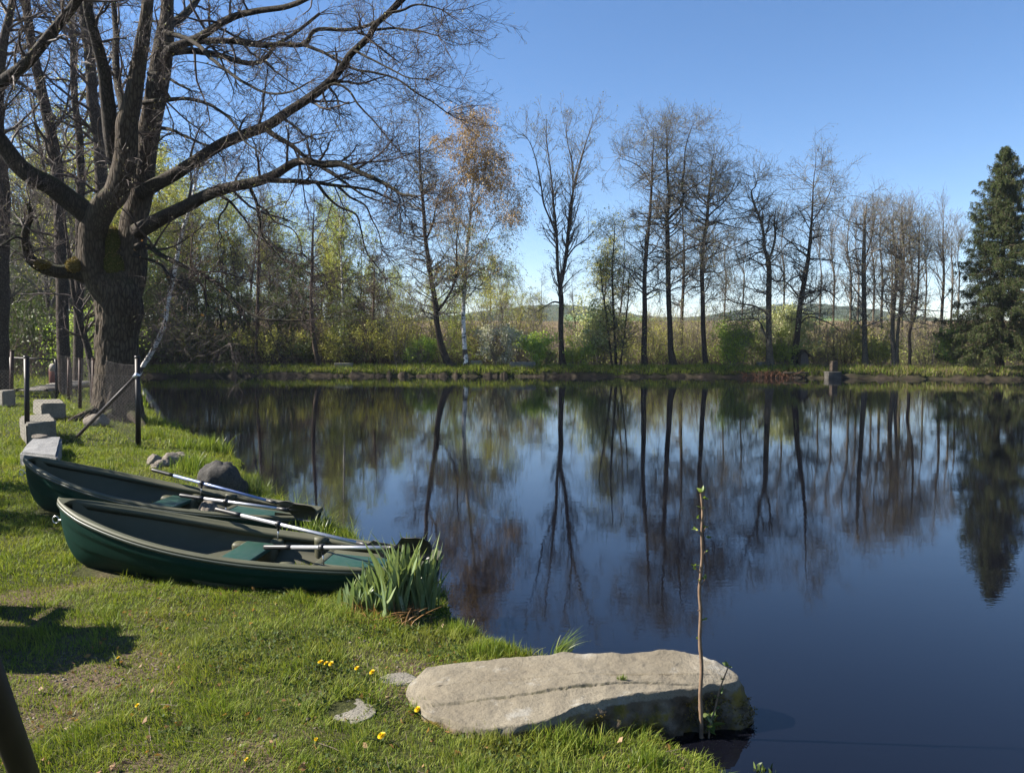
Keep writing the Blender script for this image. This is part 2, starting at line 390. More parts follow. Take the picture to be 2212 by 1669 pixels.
def slabmat():
    m, nt, out = newmat('slab_rock')
    a = tex(nt, 2.3, 6); b = tex(nt, 110, 2); v = tex(nt, 16, 7, rough=.65); mo = tex(nt, 6.5, 6, rough=.65); st = tex(nt, 9, 6)
    top = ramp(nt, a, [(.3, (0.136, 0.118, 0.0864)), (.5, (0.168, 0.148, 0.11)), (.72, (0.196, 0.172, 0.13))])
    top = mixc(nt, ramp(nt, b, [(.34, (0.64, 0.64, 0.64)), (.45, (0, 0, 0))]), top, (0.08, 0.0704, 0.056))
    top = mixc(nt, ramp(nt, b, [(.62, (0, 0, 0)), (.72, (0.4, 0.4, 0.4))]), top, (0.216, 0.2, 0.168))
    lic = tex(nt, 5.5, 7, rough=.7); wrn = tex(nt, 1.1, 4)
    top = mixc(nt, ramp(nt, lic, [(.57, (0, 0, 0)), (.64, (.7, .7, .7))]), top, (.26, .25, .22))
    top = mixc(nt, ramp(nt, lic, [(.30, (.75, .75, .75)), (.40, (0, 0, 0))]), top, (.085, .072, .05))
    top = mixc(nt, ramp(nt, wrn, [(.35, (.55, .55, .55)), (.6, (0, 0, 0))]), top, (.125, .105, .075))
    side = ramp(nt, st, [(.3, (0.04, 0.0304, 0.0208)), (.5, (0.096, 0.0736, 0.0504)), (.68, (0.16, 0.132, 0.096))])
    side = mixc(nt, ramp(nt, mo, [(.48, (0, 0, 0)), (.58, (1, 1, 1))]), side, ramp(nt, st, [(.35, (0.06, 0.0528, 0.0112)), (.65, (0.176, 0.124, 0.028))]))
    at_ = nd(nt, 'ShaderNodeAttribute', attribute_name='side')
    k = mth(nt, 'ADD', at_.outputs['Fac'], mth(nt, 'MULTIPLY', mth(nt, 'SUBTRACT', v, .5), .9))
    k = ramp(nt, k, [(.42, (0, 0, 0)), (.58, (1, 1, 1))])
    cr = nd(nt, 'ShaderNodeAttribute', attribute_name='crack')
    top = mixc(nt, cr.outputs['Fac'], top, (0.04, 0.0384, 0.0144))
    c = mixc(nt, k, top, side)
    h = mth(nt, 'ADD', mth(nt, 'MULTIPLY', v, 1.0), mth(nt, 'MULTIPLY', b, .15))
    h = mth(nt, 'ADD', h, mth(nt, 'MULTIPLY', mo, mth(nt, 'MULTIPLY', at_.outputs['Fac'], 2.5)))
    p = pbsdf(nt, c, .9, .2, h, .75, .02); nt.links.new(p.outputs[0], out.inputs[0]); return m
M['slab'] = slabmat()

M['mossgold'] = leafmat('golden_brown_moss', (.085, .065, .014), (.16, .115, .025), (.2, .15, .04), .2)
def groundmat():
    m, nt, out = newmat('ground_soil_and_turf')
    at_ = nd(nt, 'ShaderNodeAttribute', attribute_name='bare'); fa = nd(nt, 'ShaderNodeAttribute', attribute_name='field'); ba = nd(nt, 'ShaderNodeAttribute', attribute_name='bank')
    a = tex(nt, 3.0, 6, coord='Object'); f = tex(nt, 38, 5, coord='Object'); l = tex(nt, .35, 4, coord='Object')
    soil = ramp(nt, f, [(.3, (0.048, 0.0336, 0.0208)), (.5, (0.092, 0.0664, 0.0416)), (.72, (0.132, 0.1, 0.0664))])
    turf = ramp(nt, f, [(.32, (0.024, 0.028, 0.0096)), (.6, (0.044, 0.048, 0.0128)), (.8, (0.068, 0.064, 0.0208))])
    k = ramp(nt, mth(nt, 'ADD', at_.outputs['Fac'], mth(nt, 'MULTIPLY', mth(nt, 'SUBTRACT', a, .5), .5)), [(.40, (0, 0, 0)), (.62, (1, 1, 1))])
    c = mixc(nt, k, turf, soil)
    fld = ramp(nt, l, [(.35, (0.12, 0.084, 0.0464)), (.6, (0.152, 0.112, 0.064)), (.8, (0.136, 0.104, 0.048))])
    c = mixc(nt, fa.outputs['Fac'], c, fld)
    bk = ramp(nt, a, [(.35, (0.016, 0.0128, 0.0096)), (.6, (0.044, 0.0336, 0.024)), (.8, (0.072, 0.06, 0.036))])
    c = mixc(nt, ba.outputs['Fac'], c, bk)
    p = pbsdf(nt, c, .95, .15, mth(nt, 'ADD', f, a), .8, .03); nt.links.new(p.outputs[0], out.inputs[0]); return m
M['ground'] = groundmat()
def watermat():
    m, nt, out = newmat('pond_water')
    tc = nt.nodes.new('ShaderNodeTexCoord')
    def nz(sc, mp, det=3):
        q = nt.nodes.new('ShaderNodeMapping'); q.inputs['Scale'].default_value = mp; nt.links.new(tc.outputs['Object'], q.inputs[0])
        t = nd(nt, 'ShaderNodeTexNoise', i_Scale=sc, i_Detail=det, i_Roughness=.5); nt.links.new(q.outputs[0], t.inputs['Vector']); return t.outputs[0]
    big = nz(.12, (1, 1, 1), 2)
    r1 = nz(5.5, (.55, 1.3, 1), 2); r2 = nz(1.1, (.7, 1.2, 1), 2); r3 = nz(17, (.6, 1.2, 1), 2)
    h = mth(nt, 'ADD', mth(nt, 'MULTIPLY', r1, .00032), mth(nt, 'MULTIPLY', r2, .0012))
    h = mth(nt, 'ADD', h, mth(nt, 'MULTIPLY', r3, .0003))
    h = mth(nt, 'MULTIPLY', h, mth(nt, 'ADD', .45, mth(nt, 'MULTIPLY', big, 1.1)))
    p = nt.nodes.new('ShaderNodeBsdfPrincipled')
    p.inputs['Base Color'].default_value = (.003, .0032, .0055, 1); p.inputs['Roughness'].default_value = .004; p.inputs['IOR'].default_value = 1.42
    b = nt.nodes.new('ShaderNodeBump'); b.inputs['Strength'].default_value = 1.0; b.inputs['Distance'].default_value = 1.0
    nt.links.new(h, b.inputs['Height']); nt.links.new(b.outputs[0], p.inputs['Normal'])
    nt.links.new(p.outputs[0], out.inputs[0]); return m
M['water'] = watermat()
def hillmat():
    m, nt, out = newmat('wooded_hills')
    a = tex(nt, .05, 6, coord='Object'); b = tex(nt, .012, 3, coord='Object')
    c = ramp(nt, a, [(.35, (.022, .035, .02)), (.6, (.05, .065, .035)), (.75, (.08, .085, .045))])
    f = ramp(nt, b, [(.52, (0, 0, 0)), (.56, (1, 1, 1))])
    g = nd(nt, 'ShaderNodeAttribute', attribute_name='meadow')
    c = mixc(nt, g.outputs['Fac'], c, (.09, .15, .045))
    p = pbsdf(nt, c, 1, .1, a, 1, 4); nt.links.new(p.outputs[0], out.inputs[0]); return m
M['hill'] = hillmat()

# ------------------------------------------------------------------ pond outline and terrain
near_px = [(1560, 1690), (1500, 1652), (1430, 1622), (1375, 1592), (1300, 1570), (1260, 1500), (1200, 1440), (1118, 1418), (1062, 1395), (1012, 1366), (985, 1335), (955, 1300),
           (905, 1272), (850, 1235), (770, 1175), (718, 1152), (645, 1112), (582, 1078), (556, 1050), (532, 1022), (516, 1002), (500, 986), (470, 968), (430, 950), (390, 935), (352, 916), (326, 896), (309, 871), (303, 846), (299, 826)]
near_w = [tuple(onz(px, py, 0)[:2]) for px, py in near_px]
far_w = [(-24.2, 47.6), (-18, 49.2), (-12, 49.6), (-7, 49.2), (-2, 49.0), (4, 48.6), (10, 48.4), (16, 47.6), (20, 46.2), (25, 45.2), (31, 44.0), (38, 42.5), (46, 38), (58, 26), (60, -12), (30, -6), (10, 0.3), (4, 1.7), (2.0, 2.6), (1.25, 3.2)]
POND = np.array(near_w + far_w)
def pond_sd(x, y):
    """signed distance: positive on land"""
    A = POND; B = np.roll(POND, -1, 0); dm = np.full(x.shape, 1e9); ins = np.zeros(x.shape, bool)
    for a, b in zip(A, B):
        e = b - a; L2 = (e * e).sum()
        t = np.clip(((x - a[0]) * e[0] + (y - a[1]) * e[1]) / L2, 0, 1)
        dm = np.minimum(dm, (x - a[0] - t * e[0]) ** 2 + (y - a[1] - t * e[1]) ** 2)
        c = ((a[1] > y) != (b[1] > y)); xx = a[0] + (y - a[1]) * e[0] / (e[1] if e[1] else 1e-9)
        ins ^= c & (x < xx)
    d = np.sqrt(dm); return np.where(ins, -d, d)
def height(x, y, d=None):
    x = np.asarray(x, float); y = np.asarray(y, float)
    if d is None: d = pond_sd(x, y)
    wob = n2(x, y, 1.3, 3, 3) - .5; fine = n2(x, y, 6., 3, 9) - .5
    dj = d + .22 * (n2(x, y, 2.6, 3, 5) - .5) * np.clip(y / 6, .5, 2.5)
    nearh = .055 + (.13 + .13 * sstep(6.8, 9.5, y)) * (1 - np.exp(-np.maximum(dj, 0) / 1.2)) + .12 * sstep(2.2, 6, dj) + .05 * wob * sstep(0, 1, dj) + .022 * fine
    farh = .06 + .50 * (1 - np.exp(-np.maximum(dj, 0) / .35)) + .22 * wob + .08 * fine
    w = sstep(30, 42, y) * sstep(-26, -22, x) if True else 0
    w = np.maximum(w, sstep(30, 42, y))
    h = nearh * (1 - w) + farh * w
    h = h + 5.6 * sstep(62, 175, y + .12 * np.abs(x)) * sstep(-120, -10, x + 40) + 1.2 * sstep(70, 200, y) * n2(x, y, .02, 3, 2) 
    lo = -.03 - .45 * np.minimum(-dj, 2.2)
    return np.where(dj > 0, h, lo)

def axis(segs):
    out = []
    for a, b, s in segs: out += list(np.arange(a, b - 1e-6, s))
    out.append(segs[-1][1]); return np.array(out)
gx = axis([(-900, -200, 50), (-200, -60, 7), (-60, -30, 1.5), (-30, -12, .5), (-12, -6, .12), (-6, 2.2, .05), (2.2, 4, .2), (4, 42, .5), (42, 70, 2), (70, 200, 7), (200, 900, 50)])
gy = axis([(-80, -20, 10), (-20, 0, 2), (0, 2, .2), (2, 9.5, .05), (9.5, 16, .12), (16, 30, .4), (30, 41, .5), (41, 53, .16), (53, 75, .6), (75, 200, 4), (200, 1400, 60)])
X, Y = np.meshgrid(gx, gy)
Dd = pond_sd(X, Y); Z = height(X, Y, Dd)
def bareness(x, y):
    b = n2(x, y, 1.15, 4, 21); b2 = n2(x, y, 4.2, 3, 33)
    v = .62 * b + .38 * b2 - .205
    # worn patches of soil in the lawn
    for (px, py, r, k) in ((190, 1430, .42, .32), (130, 1365, .7, .22), (250, 1560, .38, .3), (30, 1240, .35, .3), (60, 1500, .25, .3), (480, 1560, .3, .22), (620, 1480, .25, .2), (350, 1640, .35, .22), (850, 1375, .28, .34), (930, 1400, .22, .25), (760, 1330, .22, .25), (40, 1340, .5, .25)):
        c = onz(px, py, .36); v = v + .72 * k * np.exp(-((x - c[0]) ** 2 + ((y - c[1]) * .8) ** 2) / (r * r))
    return v
bare = np.where((Y < 30) & (X < 6) & (X > -14), bareness(X, Y), .35)
nx, ny = len(gx), len(gy)
idx = np.arange(nx * ny).reshape(ny, nx)
quads = np.stack([idx[:-1, :-1], idx[:-1, 1:], idx[1:, 1:], idx[1:, :-1]], -1).reshape(-1, 4)
mb = MB().add(np.stack([X, Y, Z], -1), quads)
ground = mb.build('ground', M['ground']); tag(ground, kind='structure')
def setattr_f(o, name, vals):
    a = o.data.attributes.new(name, 'FLOAT', 'POINT'); a.data.foreach_set('value', np.asarray(vals, np.float32).ravel())
setattr_f(ground, 'bare', bare)
setattr_f(ground, 'field', sstep(66, 80, Y + 6 * (n2(X, Y, .1, 2, 4) - .5)))
setattr_f(ground, 'bank', np.where(Dd < (.9 if True else 0), 1 - sstep(.02, .22, Dd), 0) * (.35 + .65 * sstep(25, 40, Y)))
def gz(x, y): return float(height(np.array([x]), np.array([y]))[0])
def gpt(px, py, it=12):
    """ground point seen at a pixel"""
    z = .3
    for _ in range(it):
        p = onz(px, py, z); z = .5 * z + .5 * gz(p[0], p[1])
    return np.array([p[0], p[1], gz(p[0], p[1])])

w = MB().add([(-90, -30, 0), (90, -30, 0), (90, 62, 0), (-90, 62, 0)], [[0, 1, 2, 3]]).build('pond_water', M['water'], smooth=False); tag(w, kind='structure')

# distant wooded hills
def hills(name, y0, x0, x1, hfun, dep):
    xs = np.linspace(x0, x1, 260); ts = np.linspace(0, 1, 26)
    XX, TT = np.meshgrid(xs, ts); YY = y0 + dep * TT + 20 * np.sin(XX * .004)
    hh = hfun(XX) * np.sin(np.clip(TT, 0, 1) * PI * .5) + 3.5 * n2(XX, YY, .12, 3, 8) * sstep(.1, .5, TT)
    hh[0] = -2
    i = np.arange(XX.size).reshape(XX.shape)
    o = MB().add(np.stack([XX, YY, hh], -1), np.stack([i[:-1, :-1], i[:-1, 1:], i[1:, 1:], i[1:, :-1]], -1).reshape(-1, 4)).build(name, M['hill'])
    setattr_f(o, 'meadow', (sstep(.25, .3, TT) * (1 - sstep(.5, .55, TT))) * (n2(XX, YY, .008, 2, 3) > .5))
    return tag(o, kind='structure')
hills('hills', 420, -900, 900, lambda x: 14 + 9 * n2(x, x * 0, .006, 2, 5) + 13 * np.exp(-((x - 30) / 70.) ** 2) + 15 * np.exp(-((x - 245) / 70.) ** 2), 260)

# ------------------------------------------------------------------ sky, sun, camera
SUN_EL, SUN_BACK = 37.0, 4.0     # degrees above the horizon; degrees beyond straight left
sd = Vector((-math.cos(math.radians(SUN_EL)) * math.cos(math.radians(SUN_BACK)), math.cos(math.radians(SUN_EL)) * math.sin(math.radians(SUN_BACK)), math.sin(math.radians(SUN_EL))))
world = bpy.data.worlds.new('World'); SC.world = world; world.use_nodes = True
wn = world.node_tree; bg = wn.nodes['Background']
sky = wn.nodes.new('ShaderNodeTexSky'); sky.sky_type = 'NISHITA'; sky.sun_disc = False
sky.sun_elevation = math.radians(SUN_EL); sky.sun_rotation = math.atan2(sd.x, sd.y)
sky.air_density = 1.0; sky.dust_density = 0.0; sky.ozone_density = 1.6; sky.altitude = 1300
hs = wn.nodes.new('ShaderNodeHueSaturation'); hs.inputs['Saturation'].default_value = 1.2
wn.links.new(sky.outputs[0], hs.inputs['Color']); tn = wn.nodes.new('ShaderNodeMix'); tn.data_type = 'RGBA'; tn.blend_type = 'MULTIPLY'; tn.inputs[0].default_value = 1; tn.inputs[7].default_value = (1, .955, 1, 1); wn.links.new(hs.outputs[0], tn.inputs[6]); wn.links.new(tn.outputs[2], bg.inputs[0]); bg.inputs[1].default_value = .06
sl = bpy.data.lights.new('sun', 'SUN'); sl.energy = 4.9; sl.angle = math.radians(.55); sl.color = (1, .93, .82)
so = bpy.data.objects.new('sun', sl); COL.objects.link(so); so.rotation_euler = sd.to_track_quat('Z', 'Y').to_euler(); so.location = (-30, 10, 40)
cam = bpy.data.cameras.new('camera'); cam.sensor_width = 36; cam.sensor_fit = 'HORIZONTAL'; cam.lens = 36 * F / 2211; cam.clip_end = 4000; cam.clip_start = .05
co = bpy.data.objects.new('camera', cam); COL.objects.link(co); co.location = (0, 0, ZC); co.rotation_euler = (PI / 2 - TH, 0, 0); SC.camera = co
SC.view_settings.view_transform = 'Standard'; SC.view_settings.look = 'None'; SC.view_settings.exposure = 1.7; SC.view_settings.gamma = 1
SC.cycles.max_bounces = 6; SC.cycles.diffuse_bounces = 2; SC.cycles.glossy_bounces = 3; SC.cycles.transmission_bounces = 3; SC.cycles.caustics_reflective = False; SC.cycles.caustics_refractive = False

# ================================================================== the big oak
OD = 19.0
def pxline(L, d0, d1, n, w0, w1, wpow=1.0):
    """pixel polyline -> world centre line and radii; distance runs d0..d1 along it"""
    L = np.array(L, float); t = np.linspace(0, 1, len(L)); dd = d0 + (d1 - d0) * t
    P = np.array([at(x, y, d) for (x, y), d in zip(L, dd)])
    C = catmull(P, n); tt = np.linspace(0, 1, n)
    wid = w0 + (w1 - w0) * tt ** wpow
    return C, pw(wid, d0 + (d1 - d0) * tt) * .5
def pxstem(L, d0, d1, n):
    """(x,y,w) list"""
    L = np.array(L, float); t = np.linspace(0, 1, len(L)); dd = d0 + (d1 - d0) * t
    P = np.array([at(x, y, d) for (x, y, _), d in zip(L, dd)])
    R = pw(L[:, 2], dd) * .5
    C = catmull(np.column_stack([P, R]), n); return C[:, :3], C[:, 3]

def thick(mb, C, R, S=40, seed=0, ridge=.07, flare=0):
    """big limb with modelled bark ridges"""
    pts = C[None]; rad = R[None]
    K = len(C); T = nrm(np.gradient(C, axis=0))
    ref = np.array([0, 1., 0.]); U = nrm(np.cross(T, ref)); V = np.cross(T, U)
    a = np.arange(S) * 2 * PI / S
    A, KK = np.meshgrid(a, np.arange(K))
    L = np.concatenate([[0], np.cumsum(np.linalg.norm(np.diff(C, axis=0), axis=1))])[KK]
    q = np.stack([np.cos(A) * 2.2, np.sin(A) * 2.2, L * 1.1], -1)
    lump = fbm(q * 1.1 + seed, 3) - .5
    rg = np.abs(fbm(np.stack([np.cos(A) * 7, np.sin(A) * 7, L * 2.2], -1) + seed, 3) - .5) * 2
    rr = R[KK] * (1 + .17 * lump + ridge * (rg - .5))
    if flare: rr = rr * (1 + flare * np.exp(-L / .45) * (.55 + .6 * np.maximum(0, np.cos(A * 5 + seed))))
    v = C[KK] + rr[..., None] * (np.cos(A)[..., None] * U[KK] + np.sin(A)[..., None] * V[KK])
    i = np.arange(K * S).reshape(K, S); j = (np.arange(S) + 1) % S
    mb.add(v.reshape(-1, 3), np.stack([i[:-1], i[:-1][:, j], i[1:][:, j], i[1:]], -1).reshape(-1, 4)); return mb

def build_oak():
    b0 = gpt(252, 893)
    base = np.array([at(252, 880, OD)[0], OD, gz(at(252, 880, OD)[0], OD)])
    root = thing('oak_tree', 'huge old bare oak with mossy forked trunk behind the wire fence, limbs over the pond', 'tree', base)
    mb = MB()
    tr = [(252, 912, 116), (252, 880, 100), (253, 840, 92), (253, 800, 88), (253, 769, 86), (251, 735, 85), (255, 700, 89), (259, 669, 94), (256, 640, 94), (254, 612, 86), (256, 585, 60)]
    C, R = pxstem(tr, OD, OD, 90); thick(mb, C, R, 110, 1, .13, flare=.12)
    for (L, w0, w1) in (([(225, 862), (195, 884), (160, 902), (133, 918)], 44, 14), ([(250, 875), (240, 900), (214, 912), (185, 924)], 40, 12), ([(275, 870), (300, 888), (318, 896)], 40, 14), ([(215, 850), (190, 866), (172, 872)], 30, 9)):
        C, R = pxline(L, OD - .2, OD - 1.2, 24, w0, w1)
        C[:, 2] = np.array([gz(*c[:2]) for c in C]) + np.linspace(.30, -.06, len(C)) * np.linspace(1, .8, len(C)); R = R * np.linspace(1, .5, len(R)); thick(mb, C, R, 24, 3, .1)
    mb.build('trunk', M['oak'], root)
    limbs = []
    def limb(name, L, d0, d1, w0, w1, tw=1.0, n=40, main=False, mat='oak_limb'):
        if len(L[0]) == 3: C, R = pxstem(L, d0, d1, n * 2)
        else: C, R = pxline(L, d0, d1, n, w0, w1, .75)
        m = MB()
        if main: thick(m, C, R, 36, len(limbs) * 3.1, .08)
        else:
            C = C + .035 * np.sqrt(R / .06).clip(.2, 1)[:, None] * (fbm(C * 2.3 + 5, 2)[:, None] - .5) * np.array([1, 1, 1.6])
            thick(m, C, R, 14 if w0 < 22 else 20, len(limbs) * 1.7, .06)
        m.build('limb', M[mat], root); limbs.append((C, R, tw))
    A = [(244, 660, 56), (229, 628, 62), (209, 595, 59), (199, 560, 56), (198, 520, 54), (203, 490, 57), (212, 465, 56), (228, 440, 52), (250, 417, 50), (262, 380, 48), (270, 350, 47), (274, 300, 45), (274, 265, 44), (284, 226, 38), (302, 126, 30), (317, 25, 24), (326, -70, 19), (330, -150, 12)]
    limb('limb', A, OD - .15, OD - 1.0, 0, 0, .8, 60, True, 'oak')
    B = [(262, 668, 60), (274, 632, 62), (285, 600, 58), (288, 560, 58), (286, 520, 58), (289, 480, 56), (298, 440, 52), (307, 400, 50), (312, 350, 46), (318, 302, 46), (337, 201, 44), (353, 100, 42), (360, 40, 28), (364, -70, 22), (368, -160, 12)]
    limb('limb', B, OD + .1, OD + .6, 0, 0, .8, 60, True, 'oak')
    # fork arms that rise off the left stem
    limb('limb', [(262, 400), (246, 330), (234, 235), (224, 160), (208, 90), (191, 25), (180, -60), (172, -150)], OD - .2, OD - 2, 40, 13, .9, 50)
    limb('limb', [(276, 275), (264, 225), (253, 175), (250, 120), (250, 75), (245, 10), (236, -80)], OD - .6, OD + 1.4, 22, 9, .9)
    limb('limb', [(212, 500), (186, 462), (150, 432), (112, 402), (72, 382), (38, 355), (12, 320), (-12, 288), (-45, 245), (-52, 215), (-22, 196), (18, 168), (60, 134), (108, 76), (152, 22), (186, -30), (230, -120)], OD - .3, OD - 3.2, 52, 15, .9, 80, True)
    limb('limb', [(200, 600), (166, 590), (126, 586), (92, 578), (66, 560), (57, 532), (54, 510), (58, 490), (66, 466), (62, 440)], OD - .2, OD - 1.6, 38, 9, 1.1, 44)
    limb('limb', [(58, 520), (36, 512), (12, 525), (-20, 548)], OD - 1.4, OD - 2.4, 7, 3, 1.2, 20)
    # right side, from the top down
    limb('limb', [(357, 60), (392, 38), (420, 8), (446, -40), (480, -110)], OD + .5, OD + 3, 20, 10, .9)
    limb('limb', [(350, 130), (372, 105), (427, 83), (478, 50), (520, 32), (556, 25), (619, 15), (662, -2), (710, -30), (770, -60)], OD + .4, OD - 3.0, 21, 8, .9, 50)
    limb('limb', [(352, 112), (377, 99), (440, 90), (503, 89), (556, 98), (600, 96), (657, 96), (682, 66), (757, 64), (808, 50), (850, 12), (880, -30)], OD + .4, OD - 1.2, 17, 5, 1.0, 60)
    limb('limb', [(655, 97), (697, 113), (737, 138), (772, 152), (808, 158), (858, 171), (896, 199), (933, 221), (966, 244)], OD - .8, OD - 2.6, 8, 2.6, 1.2, 44)
    limb('limb', [(350, 120), (377, 113), (428, 112), (478, 121), (530, 137), (560, 134), (583, 116), (594, 100), (640, 70), (690, 30)], OD + .3, OD + 2.2, 17, 6, .9, 50)
    limb('limb', [(356, 70), (390, 80), (427, 98), (450, 122), (478, 146), (515, 171), (556, 194), (590, 203), (630, 198), (668, 178)], OD + .3, OD - 3.6, 12, 3.2, 1.1, 50)
    limb('limb', [(310, 222), (350, 218), (402, 213), (453, 226), (490, 252), (512, 278), (530, 306), (560, 330)], OD - .4, OD - 2.8, 11, 3, 1.1, 40)
    limb('limb', [(340, 276), (377, 284), (415, 302), (453, 318), (480, 340)], OD + .4, OD - 1.2, 9, 3, 1.1, 30)
    limb('limb', [(322, 160), (350, 162), (380, 180), (412, 196)], OD - .4, OD - 1.6, 10, 4, 1.0, 24)
    limb('limb', [(306, 418), (330, 402), (377, 377), (427, 345), (478, 312), (530, 290), (581, 270), (619, 244), (669, 211), (707, 181), (737, 148), (757, 118), (795, 82), (810, 55), (845, 25), (880, -10), (920, -50)], OD + .1, OD - 3.4, 32, 9, 1.0, 90, True)
    limb('limb', [(572, 278), (594, 296), (631, 317), (657, 337), (694, 362), (720, 377), (748, 397), (790, 424), (822, 436)], OD - 1.2, OD - 3.0, 13, 3.4, 1.1, 50)
    limb('limb', [(800, 66), (845, 62), (880, 65), (915, 70), (945, 78)], OD - 2.6, OD - 3.6, 6, 2.4, 1.4, 26)
    limb('limb', [(765, 110), (800, 128), (842, 150), (880, 168), (920, 172)], OD - 2.4, OD - 3.6, 6, 2.2, 1.4, 26)
    limb('limb', [(680, 205), (720, 182), (752, 196), (775, 228), (806, 262), (838, 300), (866, 330)], OD - 2.2, OD - 3.2, 7, 2, 1.2, 34)
    limb('limb', [(830, 30), (870, 22), (895, 12), (925, 14), (955, 22)], OD - 3, OD - 3.6, 7, 2.4, 1.5, 26)
    limb('limb', [(296, 500), (315, 490), (355, 468), (400, 446), (450, 420), (500, 404), (556, 392), (594, 377), (631, 354), (657, 349), (707, 356), (737, 355), (770, 370), (808, 386), (840, 402), (868, 420), (900, 424)], OD + .1, OD - 4.2, 36, 4.5, 1.0, 90, True)
    limb('limb', [(570, 388), (600, 391), (640, 391), (682, 395), (732, 402), (795, 410), (830, 424), (860, 440)], OD - 1.7, OD - 2.6, 14, 3.2, 1.1, 44)
    limb('limb', [(684, 396), (710, 428), (732, 446), (768, 464), (780, 500), (790, 543), (812, 572), (832, 600)], OD - 2.1, OD - 2.8, 7, 1.8, 1.2, 36)
    limb('limb', [(728, 402), (752, 424), (786, 442), (802, 472), (818, 506), (824, 540)], OD - 2.2, OD - 3.0, 6.5, 1.8, 1.2, 32)
    limb('limb', [(536, 398), (545, 420), (555, 444), (560, 480), (568, 515), (608, 558), (634, 570), (664, 588), (700, 612)], OD - 1.2, OD - 2.2, 9, 2.2, 1.2, 40)
    limb('limb', [(556, 444), (574, 454), (592, 478), (630, 494), (647, 520), (652, 548)], OD - 1.3, OD - 2.4, 6, 1.8, 1.2, 30)
    limb('limb', [(463, 416), (495, 434), (512, 452), (530, 476), (552, 506), (574, 524)], OD - .6, OD - .2, 8, 2, 1.2, 30)
    limb('limb', [(494, 434), (486, 452), (473, 470), (471, 494), (478, 512), (469, 532), (474, 560)], OD - .7, OD - 1.2, 5, 1.6, 1.2, 30)
    limb('limb', [(290, 535), (308, 531), (332, 538), (346, 551), (399, 575), (455, 605), (481, 622), (509, 653), (556, 685), (600, 692), (658, 692)], OD, OD - 2.4, 15, 4, 1.3, 60)
    limb('limb', [(407, 580), (423, 601), (440, 626), (447, 657), (471, 672), (480, 708), (496, 742)], OD - .8, OD - 1.6, 6, 1.8, 1.2, 34)
    limb('limb', [(290, 552), (318, 560), (347, 573), (362, 590), (380, 602), (400, 606)], OD - .3, OD - 1.2, 9, 2.6, 1.2, 30)
    limb('limb', [(352, 578), (368, 616), (360, 640), (356, 690)], OD - .6, OD - .9, 4, 1.5, 1.2, 24)
    # fine branches and twigs
    tw = MB(); r = np.random.default_rng(11)
    tipsP = []
    for C, R, k in limbs:
        big = R[0] > .22
        sel = slice(int(len(C) * (.45 if big and len(C) > 100 else .12)), None)
        Cs, Rs = C[sel], R[sel]
        last = crown([(Cs, Rs)], [
            dict(per_m=2.5 * k, len=(.5, 2.0), ang=(35, 75), t0=.02, rr=.45, rmin=.007, rmax=.035, K=7, wander=.2, trop=.015, shape='fan', S=5, pow=1.3),
            dict(n=6, len=(.3, .95), ang=(28, 62), t0=.2, rr=.55, rmin=.0045, rmax=.012, K=5, wander=.22, trop=.03, S=3),
            dict(n=5, len=(.14, .42), ang=(25, 60), t0=.2, rr=.6, rmin=.0036, rmax=.007, K=4, wander=.22, trop=.05, S=3, tip=.6),
            dict(n=2, len=(.06, .18), ang=(25, 60), t0=.4, rr=.8, rmin=.003, rmax=.0035, K=2, wander=.1, S=3, tip=.8)], r, tw)
        # the limb end itself breaks into a spray
        e = np.array([Cs[-1]]); d = nrm(np.array([Cs[-1] - Cs[-3]]))
        pp, rr_ = grow(np.repeat(e, 7, 0), nrm(np.repeat(d, 7, 0) + .45 * r.normal(size=(7, 3))), .5 + .9 * r.random(7), np.full(7, .009), 6, r, .2, .02)
        tubes(tw, pp, rr_, 3)
        crown([(p_, q_) for p_, q_ in zip(pp, rr_)], [dict(per_m=7, len=(.15, .5), ang=(25, 60), rr=.6, rmin=.003, rmax=.006, K=4, wander=.2, trop=.03, S=3), dict(n=4, len=(.06, .2), ang=(25, 60), rr=.8, rmin=.0026, rmax=.004, K=3, wander=.2, S=3)], r, tw)
        tipsP.append(last[0][:, -1])
    T = np.concatenate(tipsP); T = T[r.random(len(T)) < .30]
    leafcards(tw, T, .035, r, .6, mi=1); tw.build('crown', [M['oak_twig'], M['bud']], root)
    # moss cushions on the burl between the stems and along two limbs
    def cushion(cx, cy, D, ax, n, mat, seed):
        th, ph = np.meshgrid(np.linspace(0, 2 * PI, 49)[:-1], np.linspace(0, PI, 25))
        d = np.stack([np.cos(th) * np.sin(ph), np.sin(th) * np.sin(ph), np.cos(ph)], -1)
        rr = 1 + .28 * (fbm(d * 2.4 + seed, 3) - .5) + .22 * (fbm(d * 9 + seed, 3) - .5)
        v = at(cx, cy, D) + d * rr[..., None] * np.array(ax)
        i = np.arange(th.size).reshape(th.shape); j = np.roll(np.arange(48), -1)
        m_ = MB().add(v, np.stack([i[:-1], i[1:], i[1:][:, j], i[:-1][:, j]], -1).reshape(-1, 4)); rr_ = np.random.default_rng(seed); Q = v.reshape(-1, 3)[rr_.integers(0, v.size // 3, 2600)] + .012 * rr_.normal(size=(2600, 3)); leafcards(m_, Q, .035, rr_, .45, up=(0, 0, .6), mi=1); m_.build('moss', [M[mat], M['mossgold']], root)
    cushion(243, 545, OD + .05, (.27, .34, .56), 0, 'moss', 2)
    cushion(246, 575, OD - .1, (.26, .3, .34), 0, 'moss', 9)
    cushion(160, 574, OD - .5, (.17, .16, .15), 0, 'mossy_y', 4)
    cushion(92, 572, OD - .9, (.16, .12, .07), 0, 'mossy_y', 6)
    # burl under the fork
    th, ph = np.meshgrid(np.linspace(0, 2 * PI, 65)[:-1], np.linspace(0, PI, 33))
